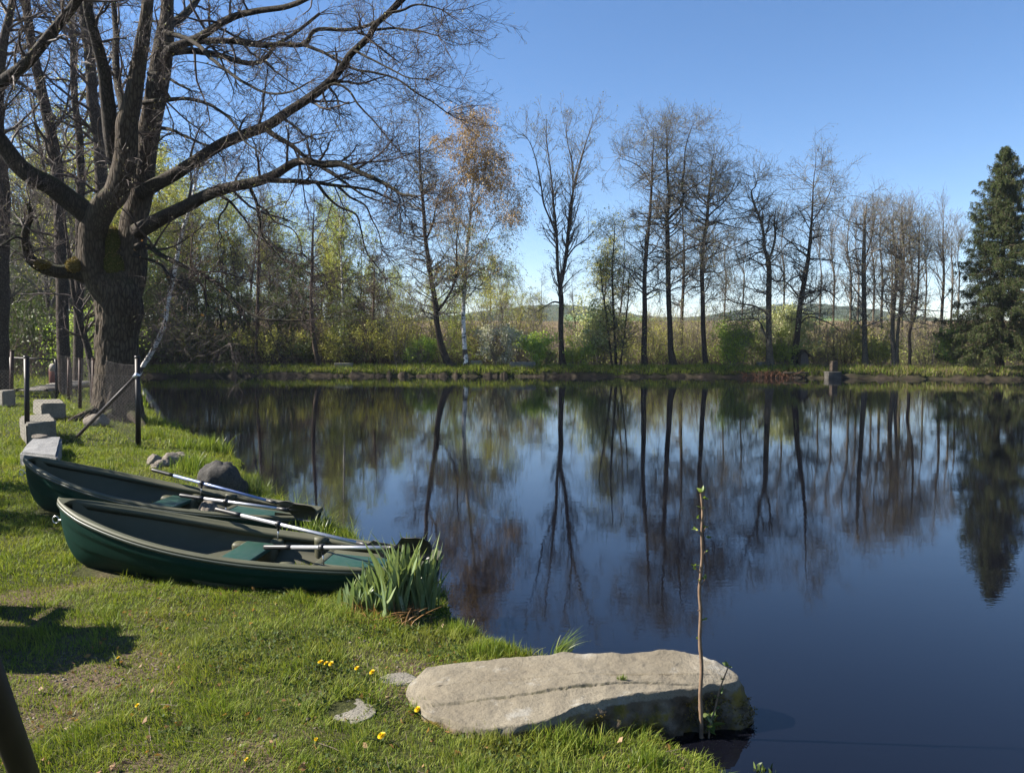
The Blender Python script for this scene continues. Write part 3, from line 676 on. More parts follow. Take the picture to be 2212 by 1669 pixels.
    d = np.stack([np.cos(th) * np.sin(ph), np.sin(th) * np.sin(ph), np.cos(ph)], -1)
    v = at(262, 570, OD + .12) + d * (1 + .3 * (fbm(d * 2 + 3, 3) - .5) + .12 * (fbm(d * 10, 3) - .5))[..., None] * np.array([.22, .3, .62])
    i = np.arange(th.size).reshape(th.shape); j = np.roll(np.arange(64), -1)
    MB().add(v, np.stack([i[:-1], i[1:], i[1:][:, j], i[:-1][:, j]], -1).reshape(-1, 4)).build('burl', M['oak'], root)
    # last dry leaves on the low limbs
    lp = []
    for C, R, k in limbs[-5:]: lp.append(C[r.integers(5, len(C), 26)] + r.normal(size=(26, 3)) * .22)
    leafcards(q := MB(), np.concatenate(lp), .075, r, .6); q.build('dry_leaves', M['dryleaf'], root)
build_oak()

# ================================================================== trees of the far bank
def onground(px, D):
    x = at(px, 780, D)[0]; return np.array([x, D, gz(x, D)])
def stem_to_ground(L, D, n=40, dd=0.0):
    """(px,py,w) list starting at the foot; the foot is dropped to the ground"""
    C, R = pxstem(L, D, D + dd, n); R = R * .6
    g = gz(C[0, 0], C[0, 1]) - .12
    k = np.exp(-np.linspace(0, 1, n) * 9)[:, None]
    C = C + np.array([0, 0, 1]) * (g - C[0, 2]) * k
    R = R * (1 + .55 * np.exp(-np.linspace(0, 1, n) * n * .55))
    return C, R
ALDER = lambda k=1.0, up=.02, ln=(.9, 2.6), t0=.25: [
    dict(per_m=4.6 * k, len=(ln[0], ln[1] * 1.12), ang=(50, 95), t0=t0, rr=.5, rmin=.013, rmax=.05, K=8, wander=.2, trop=up, flat=.3, S=4, pow=1.2),
    dict(n=7, len=(.4, 1.25), ang=(30, 65), t0=.15, rr=.6, rmin=.009, rmax=.02, K=5, wander=.22, trop=.03, S=3),
    dict(n=6, len=(.2, .65), ang=(25, 60), t0=.2, rr=.7, rmin=.0052, rmax=.009, K=4, wander=.22, trop=.04, S=3, tip=.6)]
def stem_tree(name, label, stems, D, levels, seed, barkm='alder', twigm='alder_twig', buds=None, budm='bud', bsize=.07, group=None, cat='tree', extra=None, leafpart='buds', nb=1, crown_from=None):
    r = np.random.default_rng(seed)
    P0 = stems[0][0][0]
    root = thing(name, label, cat, (P0[0], P0[1], gz(P0[0], P0[1])), group)
    mb = MB()
    for C, R in stems:
        Cn = C + .35 * R[:, None] * (fbm(C * 1.2 + seed, 2)[:, None] - .5)
        tubes(mb, Cn[None], R[None] * (1 + .12 * (fbm(C * 2.2 + seed, 2)[None] - .5)), 12)
    mb.build('trunk', M[barkm], root)
    cw = MB(); T = None
    src = stems if crown_from is None else [stems[i] for i in crown_from]
    # every stem end is also a twig bearing shoot
    pts, rad = crown(src, levels, r, cw)
    if buds:
        q = pts[r.random(len(pts)) < buds]
        for k in range(nb):
            if k == 0: PP = [q[:, -1]]
            else: PP.append(q[:, r.integers(0, q.shape[1])] + .04 * r.normal(size=(len(q), 3)))
        leafcards(cw, np.concatenate(PP), bsize, r, .6, mi=1)
    cw.build('crown', [M[twigm], M[budm]], root)
    return root

D0 = 51.5
_pxs = pxstem
def pxstem(L, d0, d1, n):
    C, R = _pxs(L, d0, d1, n); return (C, R * .6) if d0 > 45 and L[0][1] < 775 else (C, R)
# tall leaning tree left of the birch
S1 = stem_to_ground([(972, 806, 34), (962, 780, 26), (950, 735, 22), (943, 690, 20), (940, 655, 20), (930, 600, 17), (925, 560, 16), (918, 510, 14), (915, 460, 13), (910, 400, 10), (906, 340, 7), (905, 290, 4), (904, 248, 2)], D0 - .6, 60)
S1b = pxstem([(944, 672, 11), (958, 655, 10), (972, 632, 9), (984, 600, 8), (986, 560, 7), (986, 520, 4.5), (992, 480, 2.5)], D0 - .6, D0 - 2.4, 30)
S1c = pxstem([(919, 520, 8), (932, 490, 7), (940, 455, 5), (946, 425, 3), (955, 390, 2)], D0 - .6, D0 + .6, 24)
stem_tree('alder_tree', 'tall dark bare tree leaning left of the white birch, forked low on its trunk', [S1, S1b, S1c], D0, ALDER(1.1, .04, (.8, 2.6)), 21, buds=.5, budm='bud', group=None)
# vase shaped tree in the middle
S2 = stem_to_ground([(1214, 800, 25), (1212, 760, 20), (1211, 700, 18), (1212, 650, 18), (1210, 615, 17), (1217, 585, 14), (1223, 545, 13), (1227, 500, 12), (1233, 440, 9), (1245, 380, 6), (1262, 320, 4), (1280, 262, 2)], D0 - .7, 60)
S2b = pxstem([(1210, 620, 14), (1204, 580, 12), (1203, 540, 11), (1201, 500, 9), (1195, 440, 8), (1192, 400, 6), (1186, 350, 4.5), (1180, 300, 3), (1180, 262, 2)], D0 - .7, D0 + .6, 40)
S2c = pxstem([(1201, 505, 7), (1186, 470, 6), (1174, 440, 6), (1168, 400, 5), (1158, 350, 3.5), (1145, 310, 2.6), (1128, 288, 1.5)], D0 - .2, D0 - 1.6, 30)
S2d = pxstem([(1224, 530, 8), (1232, 480, 8), (1236, 420, 6), (1237, 360, 5), (1226, 310, 3), (1222, 268, 1.6)], D0 - .6, D0 + 1, 30)
S2e = pxstem([(1222, 560, 6), (1240, 535, 5), (1262, 520, 4), (1282, 500, 2)], D0 - .7, D0 - 2, 24)
S2f = pxstem([(1211, 655, 8), (1196, 652, 6), (1180, 660, 4), (1160, 672, 2)], D0 - .7, D0 - 1.6, 20)
stem_tree('ash_tree', 'bare vase shaped tree with several upright stems in the gap of open sky', [S2, S2b, S2c, S2d, S2e, S2f], D0, [
    dict(per_m=3.6, len=(.7, 2.4), ang=(25, 55), t0=.25, rr=.5, rmin=.012, rmax=.045, K=7, wander=.13, trop=.09, S=4, pow=1.4),
    dict(n=5, len=(.3, 1.0), ang=(25, 55), t0=.25, rr=.6, rmin=.008, rmax=.016, K=4, wander=.17, trop=.1, S=3),
    dict(n=3, len=(.15, .4), ang=(25, 60), t0=.3, rr=.8, rmin=.0065, rmax=.01, K=3, wander=.2, trop=.08, S=3, tip=.8)], 22, buds=.8, budm='bud', bsize=.085)
# the row of alders on the right
def alder(label, main, subs, seed, dd=0, lv=None, D=D0 - 1.2, **kw):
    st = [stem_to_ground(main, D, 60, dd)] + [pxstem(s, D, D + e, 30) for s, e in subs]
    return stem_tree('alder_tree', label, st, D, lv or ALDER(), seed, buds=.5, bsize=.06, nb=2, **kw)
alder('straight alder trunk with flat side branches, first of the tall row right of the bushes', [(1391, 800, 22), (1391, 750, 20), (1392, 680, 18), (1392, 600, 15), (1396, 540, 13), (1402, 480, 11), (1406, 420, 9), (1408, 360, 6), (1411, 310, 3), (1412, 280, 1.5)],
      [([(1396, 590, 6), (1412, 580, 5), (1426, 566, 4), (1440, 560, 2.5)], -1.5), ([(1406, 400, 4), (1385, 365, 3), (1362, 350, 2.5), (1334, 342, 1.5)], -1)], 31)
alder('tallest alder of the row whose trunk forks into two upright stems high up', [(1456, 800, 28), (1449, 760, 22), (1446, 700, 19), (1444, 640, 18), (1442, 560, 17), (1441, 500, 16), (1440, 470, 14), (1445, 430, 10), (1442, 390, 9), (1440, 340, 7), (1440, 300, 4), (1438, 268, 2)],
      [([(1442, 475, 10), (1456, 460, 9), (1470, 445, 9), (1476, 425, 8), (1473, 400, 7), (1478, 360, 6), (1480, 320, 4), (1492, 280, 2.5), (1500, 262, 1.2)], 1), ([(1474, 420, 6), (1490, 408, 5), (1512, 395, 3.5), (1530, 380, 2)], -1.2), ([(1448, 560, 7), (1470, 545, 6), (1500, 532, 5), (1530, 530, 4), (1560, 538, 2)], -2), ([(1444, 620, 6), (1430, 610, 5), (1414, 618, 3)], -1.4)], 32)
alder('dark alder with a broad rounded top standing between the forked alder and the twisted one', [(1526, 802, 22), (1521, 760, 18), (1518, 700, 17), (1517, 640, 16), (1516, 580, 15), (1520, 520, 13), (1526, 480, 12), (1530, 430, 9), (1534, 390, 6), (1538, 350, 3), (1542, 330, 1.5)],
      [([(1527, 470, 7), (1542, 455, 6), (1560, 440, 5), (1578, 415, 3.5), (1590, 385, 2)], -1), ([(1529, 440, 6), (1512, 425, 5), (1500, 400, 3), (1492, 380, 2)], 1), ([(1521, 545, 7), (1534, 530, 6), (1548, 522, 5), (1575, 535, 3), (1600, 545, 2)], -1.5), ([(1517, 590, 6), (1536, 586, 5), (1552, 590, 4), (1570, 580, 2)], -1.6), ([(1520, 660, 4), (1530, 648, 3.4), (1544, 646, 2)], -1.2)], 33, lv=ALDER(1.15, .03, (.9, 2.9), .3))
alder('grey lichened alder with a crooked twisted top and long arm reaching over the bank', [(1664, 800, 30), (1661, 760, 24), (1660, 700, 20), (1660, 640, 20), (1661, 590, 19), (1658, 560, 17), (1650, 535, 12), (1648, 500, 10), (1640, 470, 9), (1628, 440, 7), (1622, 415, 5), (1632, 400, 4), (1628, 372, 2)],
      [([(1660, 560, 10), (1668, 540, 9), (1674, 510, 8), (1672, 480, 6), (1676, 450, 3)], .8), ([(1661, 690, 8), (1650, 672, 7), (1625, 660, 6), (1596, 656, 5), (1572, 645, 4), (1556, 622, 2)], -2.2), ([(1660, 745, 5), (1640, 695, 5), (1615, 688, 4), (1590, 696, 2)], -1.8), ([(1662, 600, 6), (1680, 608, 5), (1692, 590, 3)], -1)], 34, barkm='grey', D=D0 - 1.6)
alder('dark alder leaning right with a narrow top, beside the old board hut', [(1712, 806, 30), (1716, 770, 23), (1722, 720, 20), (1728, 660, 18), (1738, 600, 17), (1745, 560, 14), (1749, 520, 11), (1753, 470, 8), (1755, 430, 6), (1757, 390, 3.5), (1762, 350, 1.6)],
      [([(1731, 640, 8), (1750, 632, 6), (1785, 628, 5), (1812, 650, 3)], -2), ([(1724, 640, 6), (1700, 612, 5), (1680, 606, 4)], -1.2), ([(1753, 480, 5), (1772, 452, 4), (1790, 420, 3), (1800, 390, 1.6)], 1), ([(1751, 500, 4), (1735, 470, 3), (1720, 445, 2)], -1), ([(1726, 700, 6), (1748, 684, 5), (1786, 696, 4), (1815, 715, 2)], -2)], 35)
alder('slim pale alder trunk rising behind the forked alder', [(1470, 795, 13), (1472, 700, 12), (1476, 600, 10), (1477, 540, 7), (1474, 470, 4), (1472, 420, 1.6)], [], 36, D=D0 + 4)
alder('grey trunk covered with ivy shoots, left of the fan shaped trees', [(1868, 805, 24), (1867, 740, 18), (1866, 660, 16), (1865, 580, 15), (1866, 520, 11), (1868, 470, 6), (1872, 440, 2)], [([(1868, 560, 6), (1880, 520, 5), (1890, 470, 2)], 1)], 37, barkm='grey', twigm='grey_twig', D=D0 - 2.5, lv=ALDER(.8, .08, (.7, 2.1), .22))
alder('two stemmed slim tree at the water, right stem leaning right', [(1938, 800, 12), (1937, 740, 11), (1942, 680, 10), (1948, 620, 9), (1952, 560, 7), (1950, 510, 6), (1946, 460, 2)], [([(1931, 798, 10), (1927, 720, 9), (1930, 660, 8), (1936, 580, 7), (1930, 520, 4), (1926, 470, 2)], .5)], 38, barkm='grey', twigm='grey_twig', D=D0 - 3.5, lv=ALDER(.75, .09, (.7, 2.1), .3))
alder('slender crooked tree at the bank edge bending right above the dry grass', [(1962, 802, 12), (1965, 760, 11), (1964, 720, 10), (1975, 680, 10), (1982, 620, 8), (1984, 560, 6), (1985, 510, 3), (1986, 480, 1.6)], [([(1984, 590, 4), (2000, 560, 3), (2012, 530, 2)], -.6)], 39, D=D0 - 4, lv=ALDER(1.3, .06, (.6, 1.8), .3))
# slighter trees standing further back on the right, upright fans
FAN = lambda k=1.: [
    dict(per_m=3.2 * k, len=(1.1, 3.6), ang=(14, 34), t0=.32, rr=.4, rmin=.013, rmax=.05, K=7, wander=.07, trop=.06, S=4, shape='fan'),
    dict(n=7, len=(.5, 1.3), ang=(18, 42), t0=.2, rr=.6, rmin=.009, rmax=.018, K=4, wander=.12, trop=.07, S=3),
    dict(n=3, len=(.2, .5), ang=(20, 45), t0=.3, rr=.7, rmin=.007, rmax=.01, K=3, wander=.16, trop=.06, S=3, tip=.7)]
for k, (x0, x1, top, wd, D, lab) in enumerate((
    (1838, 1832, 478, 11, 60, 'slim bare tree just right of the leaning alder, its twigs mingling with its neighbours'),
    (1903, 1902, 458, 12, 60, 'upright bare fan tree between the ivy trunk and the two stemmed tree'),
    (1945, 1947, 452, 15, 63, 'broad bare fan tree with upswept twigs behind the two stemmed tree'),
    (2030, 2038, 464, 14, 63, 'lone fan shaped bare tree next to the spruce, standing apart in the sky'),
    (2052, 2056, 500, 9, 62, 'thin bare tree half behind the spruce edge'),
    (1800, 1797, 500, 10, 62, 'thin bare tree behind the leaning alder'),
    (1692, 1690, 470, 9, 62, 'thin bare tree between the twisted alder and the leaning alder'),
    (1600, 1606, 560, 8, 62, 'thin low bare tree left of the twisted alder'),
    (1562, 1566, 540, 8, 60, 'thin bare tree right of the round topped alder'),
    (1768, 1772, 505, 8, 64, 'thin bare tree just left of the ivy trunk group'),
    (1853, 1850, 470, 9, 65, 'thin bare fan tree close left of the ivy trunk'),
    (1886, 1884, 466, 10, 64, 'thin bare fan tree close right of the ivy trunk'),
    (1922, 1925, 470, 9, 66, 'slim bare fan tree behind the gap of the two stemmed tree'),
    (1968, 1966, 462, 10, 65, 'slim bare fan tree behind the crooked bank tree'),
    (1996, 1999, 500, 8, 66, 'low thin bare tree right of the crooked bank tree'),
    (2066, 2070, 520, 8, 60, 'thin bare tree touching the left side of the spruce'))):
    D = float(D)
    st = [stem_to_ground([(x0, 790, wd), (x0 + .3 * (x1 - x0), 700, wd * .8), (x0 + .6 * (x1 - x0) + 3, 600, wd * .6), (x1 - 2, (600 + top) / 2, wd * .35), (x1, top, 1.4)], D, 40)]
    stem_tree('slim_tree', lab, st, D, FAN(.6 if wd < 10 else .95), 60 + k, 'grey', 'grey_twig', buds=.35, bsize=.06, group='slim bare trees behind the row of alders')

# white birch with russet top
def birch():
    D = D0 - .9; r = np.random.default_rng(44)
    main = stem_to_ground([(1008, 800, 20), (1004, 760, 17), (1001, 710, 15), (1001, 660, 14), (1004, 610, 13), (1006, 560, 12), (1012, 500, 10), (1018, 440, 8), (1022, 380, 6), (1026, 320, 4), (1030, 262, 1.5)], D, 60)
    arms = [pxstem(s, D, D + e, 24) for s, e in (([(1004, 600, 6), (1025, 560, 5), (1052, 510, 4), (1078, 466, 2.5), (1096, 440, 1.5)], -1), ([(1008, 560, 5), (992, 520, 4), (980, 470, 3), (974, 430, 1.6)], .9), ([(1016, 470, 5), (1034, 425, 4), (1056, 385, 2.6), (1074, 345, 1.5)], .6), ([(1018, 440, 4), (1004, 400, 3.4), (992, 350, 2.4), (984, 310, 1.4)], -.7), ([(1022, 390, 3.5), (1040, 350, 3), (1052, 310, 1.6)], -.5), ([(1003, 640, 4), (984, 610, 3.4), (966, 590, 2)], -.6), ([(1003, 650, 4), (1030, 622, 3.4), (1060, 600, 2.4), (1086, 590, 1.5)], .7))]
    root = thing('birch_tree', 'white trunked birch with russet catkins at its top and hanging twigs', 'tree', (*main[0][0][:2], gz(*main[0][0][:2])))
    mb = MB(); tubes(mb, main[0][None], main[1][None], 12)
    for c, q in arms: tubes(mb, c[None], q[None], 6)
    mb.build('trunk', M['birch'], root)
    cw = MB()
    pts, rad = crown([main] + arms, [
        dict(per_m=3.8, len=(.6, 2.1), ang=(30, 65), t0=.27, rr=.4, rmin=.01, rmax=.03, K=6, wander=.12, trop=.03, S=4),
        dict(n=6, len=(.4, 1.2), ang=(30, 70), t0=.25, rr=.6, rmin=.007, rmax=.013, K=5, wander=.14, trop=-.12, S=3),
        dict(n=4, len=(.4, 1.3), ang=(20, 60), t0=.2, rr=.6, rmin=.005, rmax=.007, K=5, wander=.1, trop=-.32, S=3, tip=.7)], r, cw)
    cw.build('crown', M['birch_twig'], root)
    P = np.repeat(pts[:, 1:].reshape(-1, 3), 3, 0); P = P + .07 * r.normal(size=P.shape)
    zz = (P[:, 2] - main[0][0][2]) / (main[0][-1][2] - main[0][0][2])
    u = r.random(len(P)); hi = zz + .12 * (fbm(P * .8, 2) - .5)
    a = P[(hi > .58) & (u < .8)]; b = P[(hi > .36) & (hi <= .58) & (u < .3)]; g = P[(hi <= .56) & (u > .62)]
    q = MB(); leafcards(q, np.concatenate([a, b]), .105, r, .45, up=(0, 0, -1.3)); q.build('catkins', M['catkin'], root)
    q = MB(); leafcards(q, g, .07, r, .6, up=(0, 0, -.6)); q.build('leaves', M['spring'], root)
birch()

# bare larch like tree with regular side branches on the left
def larch(label, foot, D, seed, spread=(1.6, 3.4), up=.05, twig='dead_twig', k=1.0):
    r = np.random.default_rng(seed)
    st = stem_to_ground(foot, D, 60); root = thing('larch_tree', label, 'tree', (*st[0][0][:2], gz(*st[0][0][:2])))
    mb = MB(); tubes(mb, st[0][None], st[1][None], 12); mb.build('trunk', M['dead'], root)
    cw = MB(); crown([st], [dict(per_m=7.5 * k, len=spread, ang=(62, 88), t0=.27, rr=.3, rmin=.011, rmax=.035, K=8, wander=.06, trop=up, S=4, shape='cone'),
        dict(n=9, len=(.25, .9), ang=(35, 65), t0=.15, rr=.5, rmin=.007, rmax=.012, K=4, wander=.16, trop=.03, S=3), dict(n=2, len=(.12, .35), ang=(35, 65), t0=.2, rr=.7, rmin=.006, rmax=.008, K=3, wander=.2, S=3, tip=.7)], r, cw)
    cw.build('crown', M[twig], root)
larch('bare conifer shaped tree with curved reddish foot and evenly spaced upswept branches', [(691, 802, 26), (686, 780, 20), (679, 745, 17), (674, 700, 15), (672, 640, 13), (674, 580, 11), (675, 520, 8), (677, 470, 4), (679, 435, 1.5)], D0 - .3, 51)
larch('small bare conifer shaped tree right of the larger one, in front of the olive brush', [(803, 780, 12), (805, 720, 10), (806, 660, 8), (808, 610, 5), (810, 560, 1.6)], D0 + 2, 52, (1., 2.3), .07)
larch('thin dark straight tree standing left of the bare conifer shaped tree', [(551, 800, 14), (554, 740, 12), (556, 660, 11), (558, 560, 9), (560, 480, 5), (562, 410, 1.6)], D0 - .5, 53, (.8, 2.2), .05, k=.8)

# spruce at the right edge
def spruce():
    D = 46.5; r = np.random.default_rng(77)
    st = stem_to_ground([(2158, 800, 26), (2160, 700, 22), (2164, 600, 17), (2167, 500, 11), (2169, 410, 6), (2172, 318, 1.5)], D, 60)
    root = thing('spruce_tree', 'dark green spruce with drooping boughs at the right end of the far bank', 'tree', (*st[0][0][:2], gz(*st[0][0][:2])))
    mb = MB(); tubes(mb, st[0][None], st[1][None], 12); mb.build('trunk', M['alder'], root)
    C, R = st; N = 330; t = np.clip(.10 + .895 * (np.arange(N) + 2.2 * r.normal(size=N)) / N, .09, .997)
    i = np.minimum((t * 59).astype(int), 58); f = (t * 59 - i)[:, None]; P = C[i] * (1 - f) + C[i + 1] * f
    az = np.arange(N) * 2.39996 + .5 * r.normal(size=N); Lb = (3.85 * (1 - t) ** .72 + .06) * (.62 + .5 * r.random(N))
    up = (-.30 + .95 * t)[:, None]
    pts, rad = grow(P, nrm(np.stack([np.cos(az), np.sin(az), 0 * az], -1) + np.array([0, 0, 1.]) * up), Lb, np.full(N, .026), 10, r, .04, -.035)
    pts[:, -3:, 2] += (np.array([.05, .16, .32]) * Lb[:, None] * .35)          # the tips sweep up again
    br = MB(); tubes(br, pts, rad, 4)
    P2, D2, R2, t2, pi = spawn(pts, rad, np.maximum(5, (Lb * 8.5).astype(int)), r, .12, 1., (45, 75), flat=.85)
    L2 = (.18 + .62 * r.random(len(P2))) * (1.05 - .7 * t2) * np.clip(Lb[pi] / 2.0, .25, 1.1)
    p2, r2 = grow(P2, D2, L2, np.full(len(P2), .009), 5, r, .06, -.12); tubes(br, p2, r2, 3)
    H0 = np.concatenate([p2[:, 1:].reshape(-1, 3), pts[:, 3:].reshape(-1, 3)]); H0 = H0[r.random(len(H0)) < .75]
    LH = .10 + .34 * r.random(len(H0)) ** 1.5; p3, r3 = grow(H0 + .02 * r.normal(size=H0.shape), nrm(np.array([[0, 0, -1.]]) + .35 * r.normal(size=H0.shape)), LH, np.full(len(H0), .006), 4, r, .08, -.1); tubes(br, p3, r3, 3)
    br.build('bough', M['dead_twig'], root)
    base = np.concatenate([np.repeat(p3.reshape(-1, 3), 3, 0), np.repeat(p2[:, 1:].reshape(-1, 3), 4, 0)]); d = np.tile(np.array([[0, 0, -.8]]), (len(base), 1)) + .8 * r.normal(size=base.shape)
    q = MB(); leafcards(q, base + .025 * r.normal(size=base.shape), .105, r, .22, Dv=nrm(d)); q.build('crown', M['needle'], root)
spruce()

# ================================================================== woods and brush
def local_tree(name, label, cat, group, H, r0, levels, seed, barkm, twigm, leaf=None, leafm='spring', lsize=.1, lup=None, lean=.05, stems=1, leaf_from=.0, tline=None):
    """a tree grown at the origin, to be placed and copied"""
    r = np.random.default_rng(seed); root = thing(name, label, cat, (0, 0, 0), group)
    st = []
    for s in range(stems):
        d = nrm(np.array([[lean * r.normal() + (0 if stems == 1 else .28 * math.cos(s * 2.4)), lean * r.normal() + (0 if stems == 1 else .28 * math.sin(s * 2.4)), 1.]]))
        p, q = grow(np.array([[.1 * s, .07 * s, -.15]]), d, np.array([H * (1 - .12 * s)]), np.array([r0 * (1 - .15 * s)]), 26, r, .03, .02, .06)
        st.append((p[0], q[0]))
    mb = MB()
    for p, q in st: tubes(mb, p[None], q[None], 9)
    mb.build('trunk', M[barkm], root)
    cw = MB(); pts, rad = crown(st, levels, r, cw)
    if leaf:
        P = np.concatenate([pts[:, -1], pts[:, pts.shape[1] // 2]]); P = np.repeat(P, leaf if leaf >= 1 else 1, 0)
        if leaf < 1: P = P[r.random(len(P)) < leaf]
        P = P + r.normal(size=P.shape) * .10
        P = P[P[:, 2] > leaf_from * H]
        leafcards(cw, P, lsize, r, .6, up=lup, mi=1)
    cw.build('crown', [M[twigm], M[leafm]], root)
    return root
WOOD = lambda k=1., ln=(.7, 2.2), ang=(30, 65), up=.05: [
    dict(per_m=3.6 * k, len=ln, ang=ang, t0=.2, rr=.45, rmin=.011, rmax=.045, K=6, wander=.16, trop=up, S=4),
    dict(n=6, len=(.35, 1.1), ang=(28, 60), t0=.2, rr=.6, rmin=.008, rmax=.016, K=4, wander=.2, trop=.04, S=3),
    dict(n=4, len=(.2, .55), ang=(25, 60), t0=.25, rr=.7, rmin=.0065, rmax=.01, K=3, wander=.2, trop=.03, S=3, tip=.7)]
def put(o, px, D, sc=1.0, rz=None, dz=0):
    p = onground(px, D); o.location = (p[0], p[1], p[2] + dz); o.scale = (sc, sc, sc); o.rotation_euler = (0, 0, rz if rz is not None else random.random() * 6.28)
    return o
def scatter(protos, spots, labels=None):
    used = set()
    for k, (v, px, D, sc) in enumerate(spots):
        p = protos[v]
        o = p if v not in used else copy_tree(p)
        used.add(v); put(o, px, D, sc)
        if labels and labels.get(k): o['label'] = labels[k]
G1 = 'slender trees of the wood on the left bank'
W0 = local_tree('wood_tree', 'slender bare tree among the brush of the left wood', 'tree', G1, 12, .13, WOOD(1.05), 101, 'alder', 'alder_twig', .35, 'bud', .07)
W1 = local_tree('wood_tree', 'slender tree with a thin haze of fresh yellow green leaves in the left wood', 'tree', 'young leafing trees of the left wood', 11, .11, WOOD(1.05), 102, 'grey', 'grey_twig', 3, 'spring', .10)
W2 = local_tree('wood_tree', 'slender tree with dull olive green budding twigs in the left wood', 'tree', 'budding olive trees of the left wood', 10.5, .11, WOOD(1.1, (.7, 2.4), (35, 75), .02), 103, 'dead', 'dead_twig', 3, 'olive', .11)
W3 = local_tree('wood_birch', 'thin white stemmed birch with yellow green haze deep in the left wood', 'tree', 'thin birches of the left wood', 11.5, .085, WOOD(1., (.6, 1.7), (25, 55), .0), 104, 'birch', 'birch_twig', 5, 'spring', .09, (0, 0, -.6))
W4 = local_tree('wood_tree', 'dark thick trunked bare tree standing in the shade of the left wood', 'tree', 'dark trunks of the left wood', 14, .24, WOOD(.9, (.9, 3.2), (35, 70), .04), 105, 'alder', 'alder_twig', .3, 'bud', .07, lean=.08)
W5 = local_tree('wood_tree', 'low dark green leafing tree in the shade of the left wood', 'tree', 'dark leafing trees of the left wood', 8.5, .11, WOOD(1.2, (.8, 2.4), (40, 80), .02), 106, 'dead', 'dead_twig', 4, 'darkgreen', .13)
rs = np.random.default_rng(5)
spots = []
# (variant, foot px, distance, scale)
for px, D, v, top in ((335, 60, 2, 350), (372, 66, 3, 330), (398, 57, 2, 430), (425, 62, 1, 420), (452, 68, 0, 400), (470, 58, 2, 470), (495, 64, 3, 420), (520, 57, 0, 440), (538, 63, 0, 400), (585, 60, 0, 470), (606, 66, 2, 480), (630, 58, 5, 560), (648, 64, 1, 500), (700, 62, 3, 470), (722, 58, 2, 520), (742, 60, 3, 445), (765, 64, 1, 500), (785, 58, 5, 590), (830, 62, 2, 590), (850, 66, 1, 580), (872, 58, 1, 600), (895, 62, 2, 620),
                      (318, 54, 5, 520), (350, 52.5, 5, 560), (410, 54, 5, 600), (470, 53, 5, 620), (530, 54, 5, 640), (600, 54, 5, 640), (655, 55, 5, 640), (740, 54, 5, 660), (385, 74, 0, 360), (300, 70, 0, 350), (560, 72, 1, 440), (665, 72, 1, 480), (690, 70, 0, 450), (930, 66, 2, 620), (1060, 62, 2, 560), (1085, 60, 0, 560), (1105, 66, 1, 580), (1120, 60, 2, 640), (985, 64, 1, 560), (1150, 62, 2, 640), (1175, 64, 0, 600), (1250, 62, 0, 590), (1330, 60, 0, 480), (1300, 62, 2, 520),
                      (10, 55, 5, 500), (45, 58, 5, 520), (85, 60, 5, 500), (120, 52, 5, 540), (155, 64, 5, 480), (190, 58, 5, 500), (228, 60, 5, 500), (-25, 52, 5, 520), (262, 56, 5, 540), (60, 46, 5, 580), (100, 50, 5, 600),
                      (168, 38, 0, 100), (40, 44, 0, 200), (112, 42, 0, 180), (185, 48, 2, 250), (-30, 28, 4, -60), (130, 56, 2, 300), (60, 60, 5, 420), (20, 62, 2, 380), (95, 52, 5, 480), (225, 58, 2, 380), (260, 64, 1, 300), (285, 56, 2, 360), (175, 64, 1, 330), (-10, 50, 5, 480), (240, 46, 5, 560), (150, 46, 5, 560), (205, 66, 0, 300), (310, 50, 5, 600), (55, 75, 1, 350), (120, 78, 1, 330), (-70, 40, 4, 100), (-60, 60, 2, 300), (275, 75, 1, 320), (340, 80, 1, 360), (430, 82, 2, 400), (505, 80, 2, 430), (590, 80, 2, 470), (720, 80, 2, 540), (800, 78, 2, 580)):
    Hh = (14, )[0]
    H0 = {0: 12, 1: 11, 2: 10.5, 3: 11.5, 4: 14, 5: 8.5}[v]
    base = onground(px, D); ht = at(px, top, D)[2] - base[2]
    spots.append((v, px, D, ht / H0))
scatter([W0, W1, W2, W3, W4, W5], spots)

# white stemmed birch leaning from behind the fence post
LB = stem_to_ground([(292, 806, 17), (303, 789, 17), (327, 757, 17), (352, 706, 17), (365, 643, 16), (377, 588, 15), (391, 510, 12), (407, 460, 10), (423, 389, 5), (434, 330, 2)], 47, 60)
stem_tree('birch_tree', 'white birch leaning right over the water beside the oak trunk', [LB], 47, WOOD(.8, (.6, 1.8), (30, 60), .0), 120, 'birch', 'birch_twig', buds=.6, budm='spring', bsize=.08)
FB = stem_to_ground([(742, 790, 9), (741, 700, 8), (739, 620, 8), (737, 560, 7), (735, 500, 4), (733, 440, 2)], 56, 40)
stem_tree('birch_tree', 'slim birch with a yellow green top between the two bare conifer shaped trees', [FB], 56, WOOD(1.2, (.5, 1.6), (25, 55), .0), 121, 'birch', 'birch_twig', buds=1., budm='spring', bsize=.1, nb=3)
# slanting bush trunk next to the oak
SL = stem_to_ground([(204, 772, 24), (192, 740, 22), (175, 700, 20), (160, 640, 16), (150, 560, 12), (140, 480, 8), (120, 400, 4)], 24, 40)
stem_tree('elder_tree', 'dark crooked trunk slanting away from the left foot of the oak', [SL], 24, WOOD(1., (.6, 1.9), (40, 80), .0), 122, 'alder', 'oak_twig')

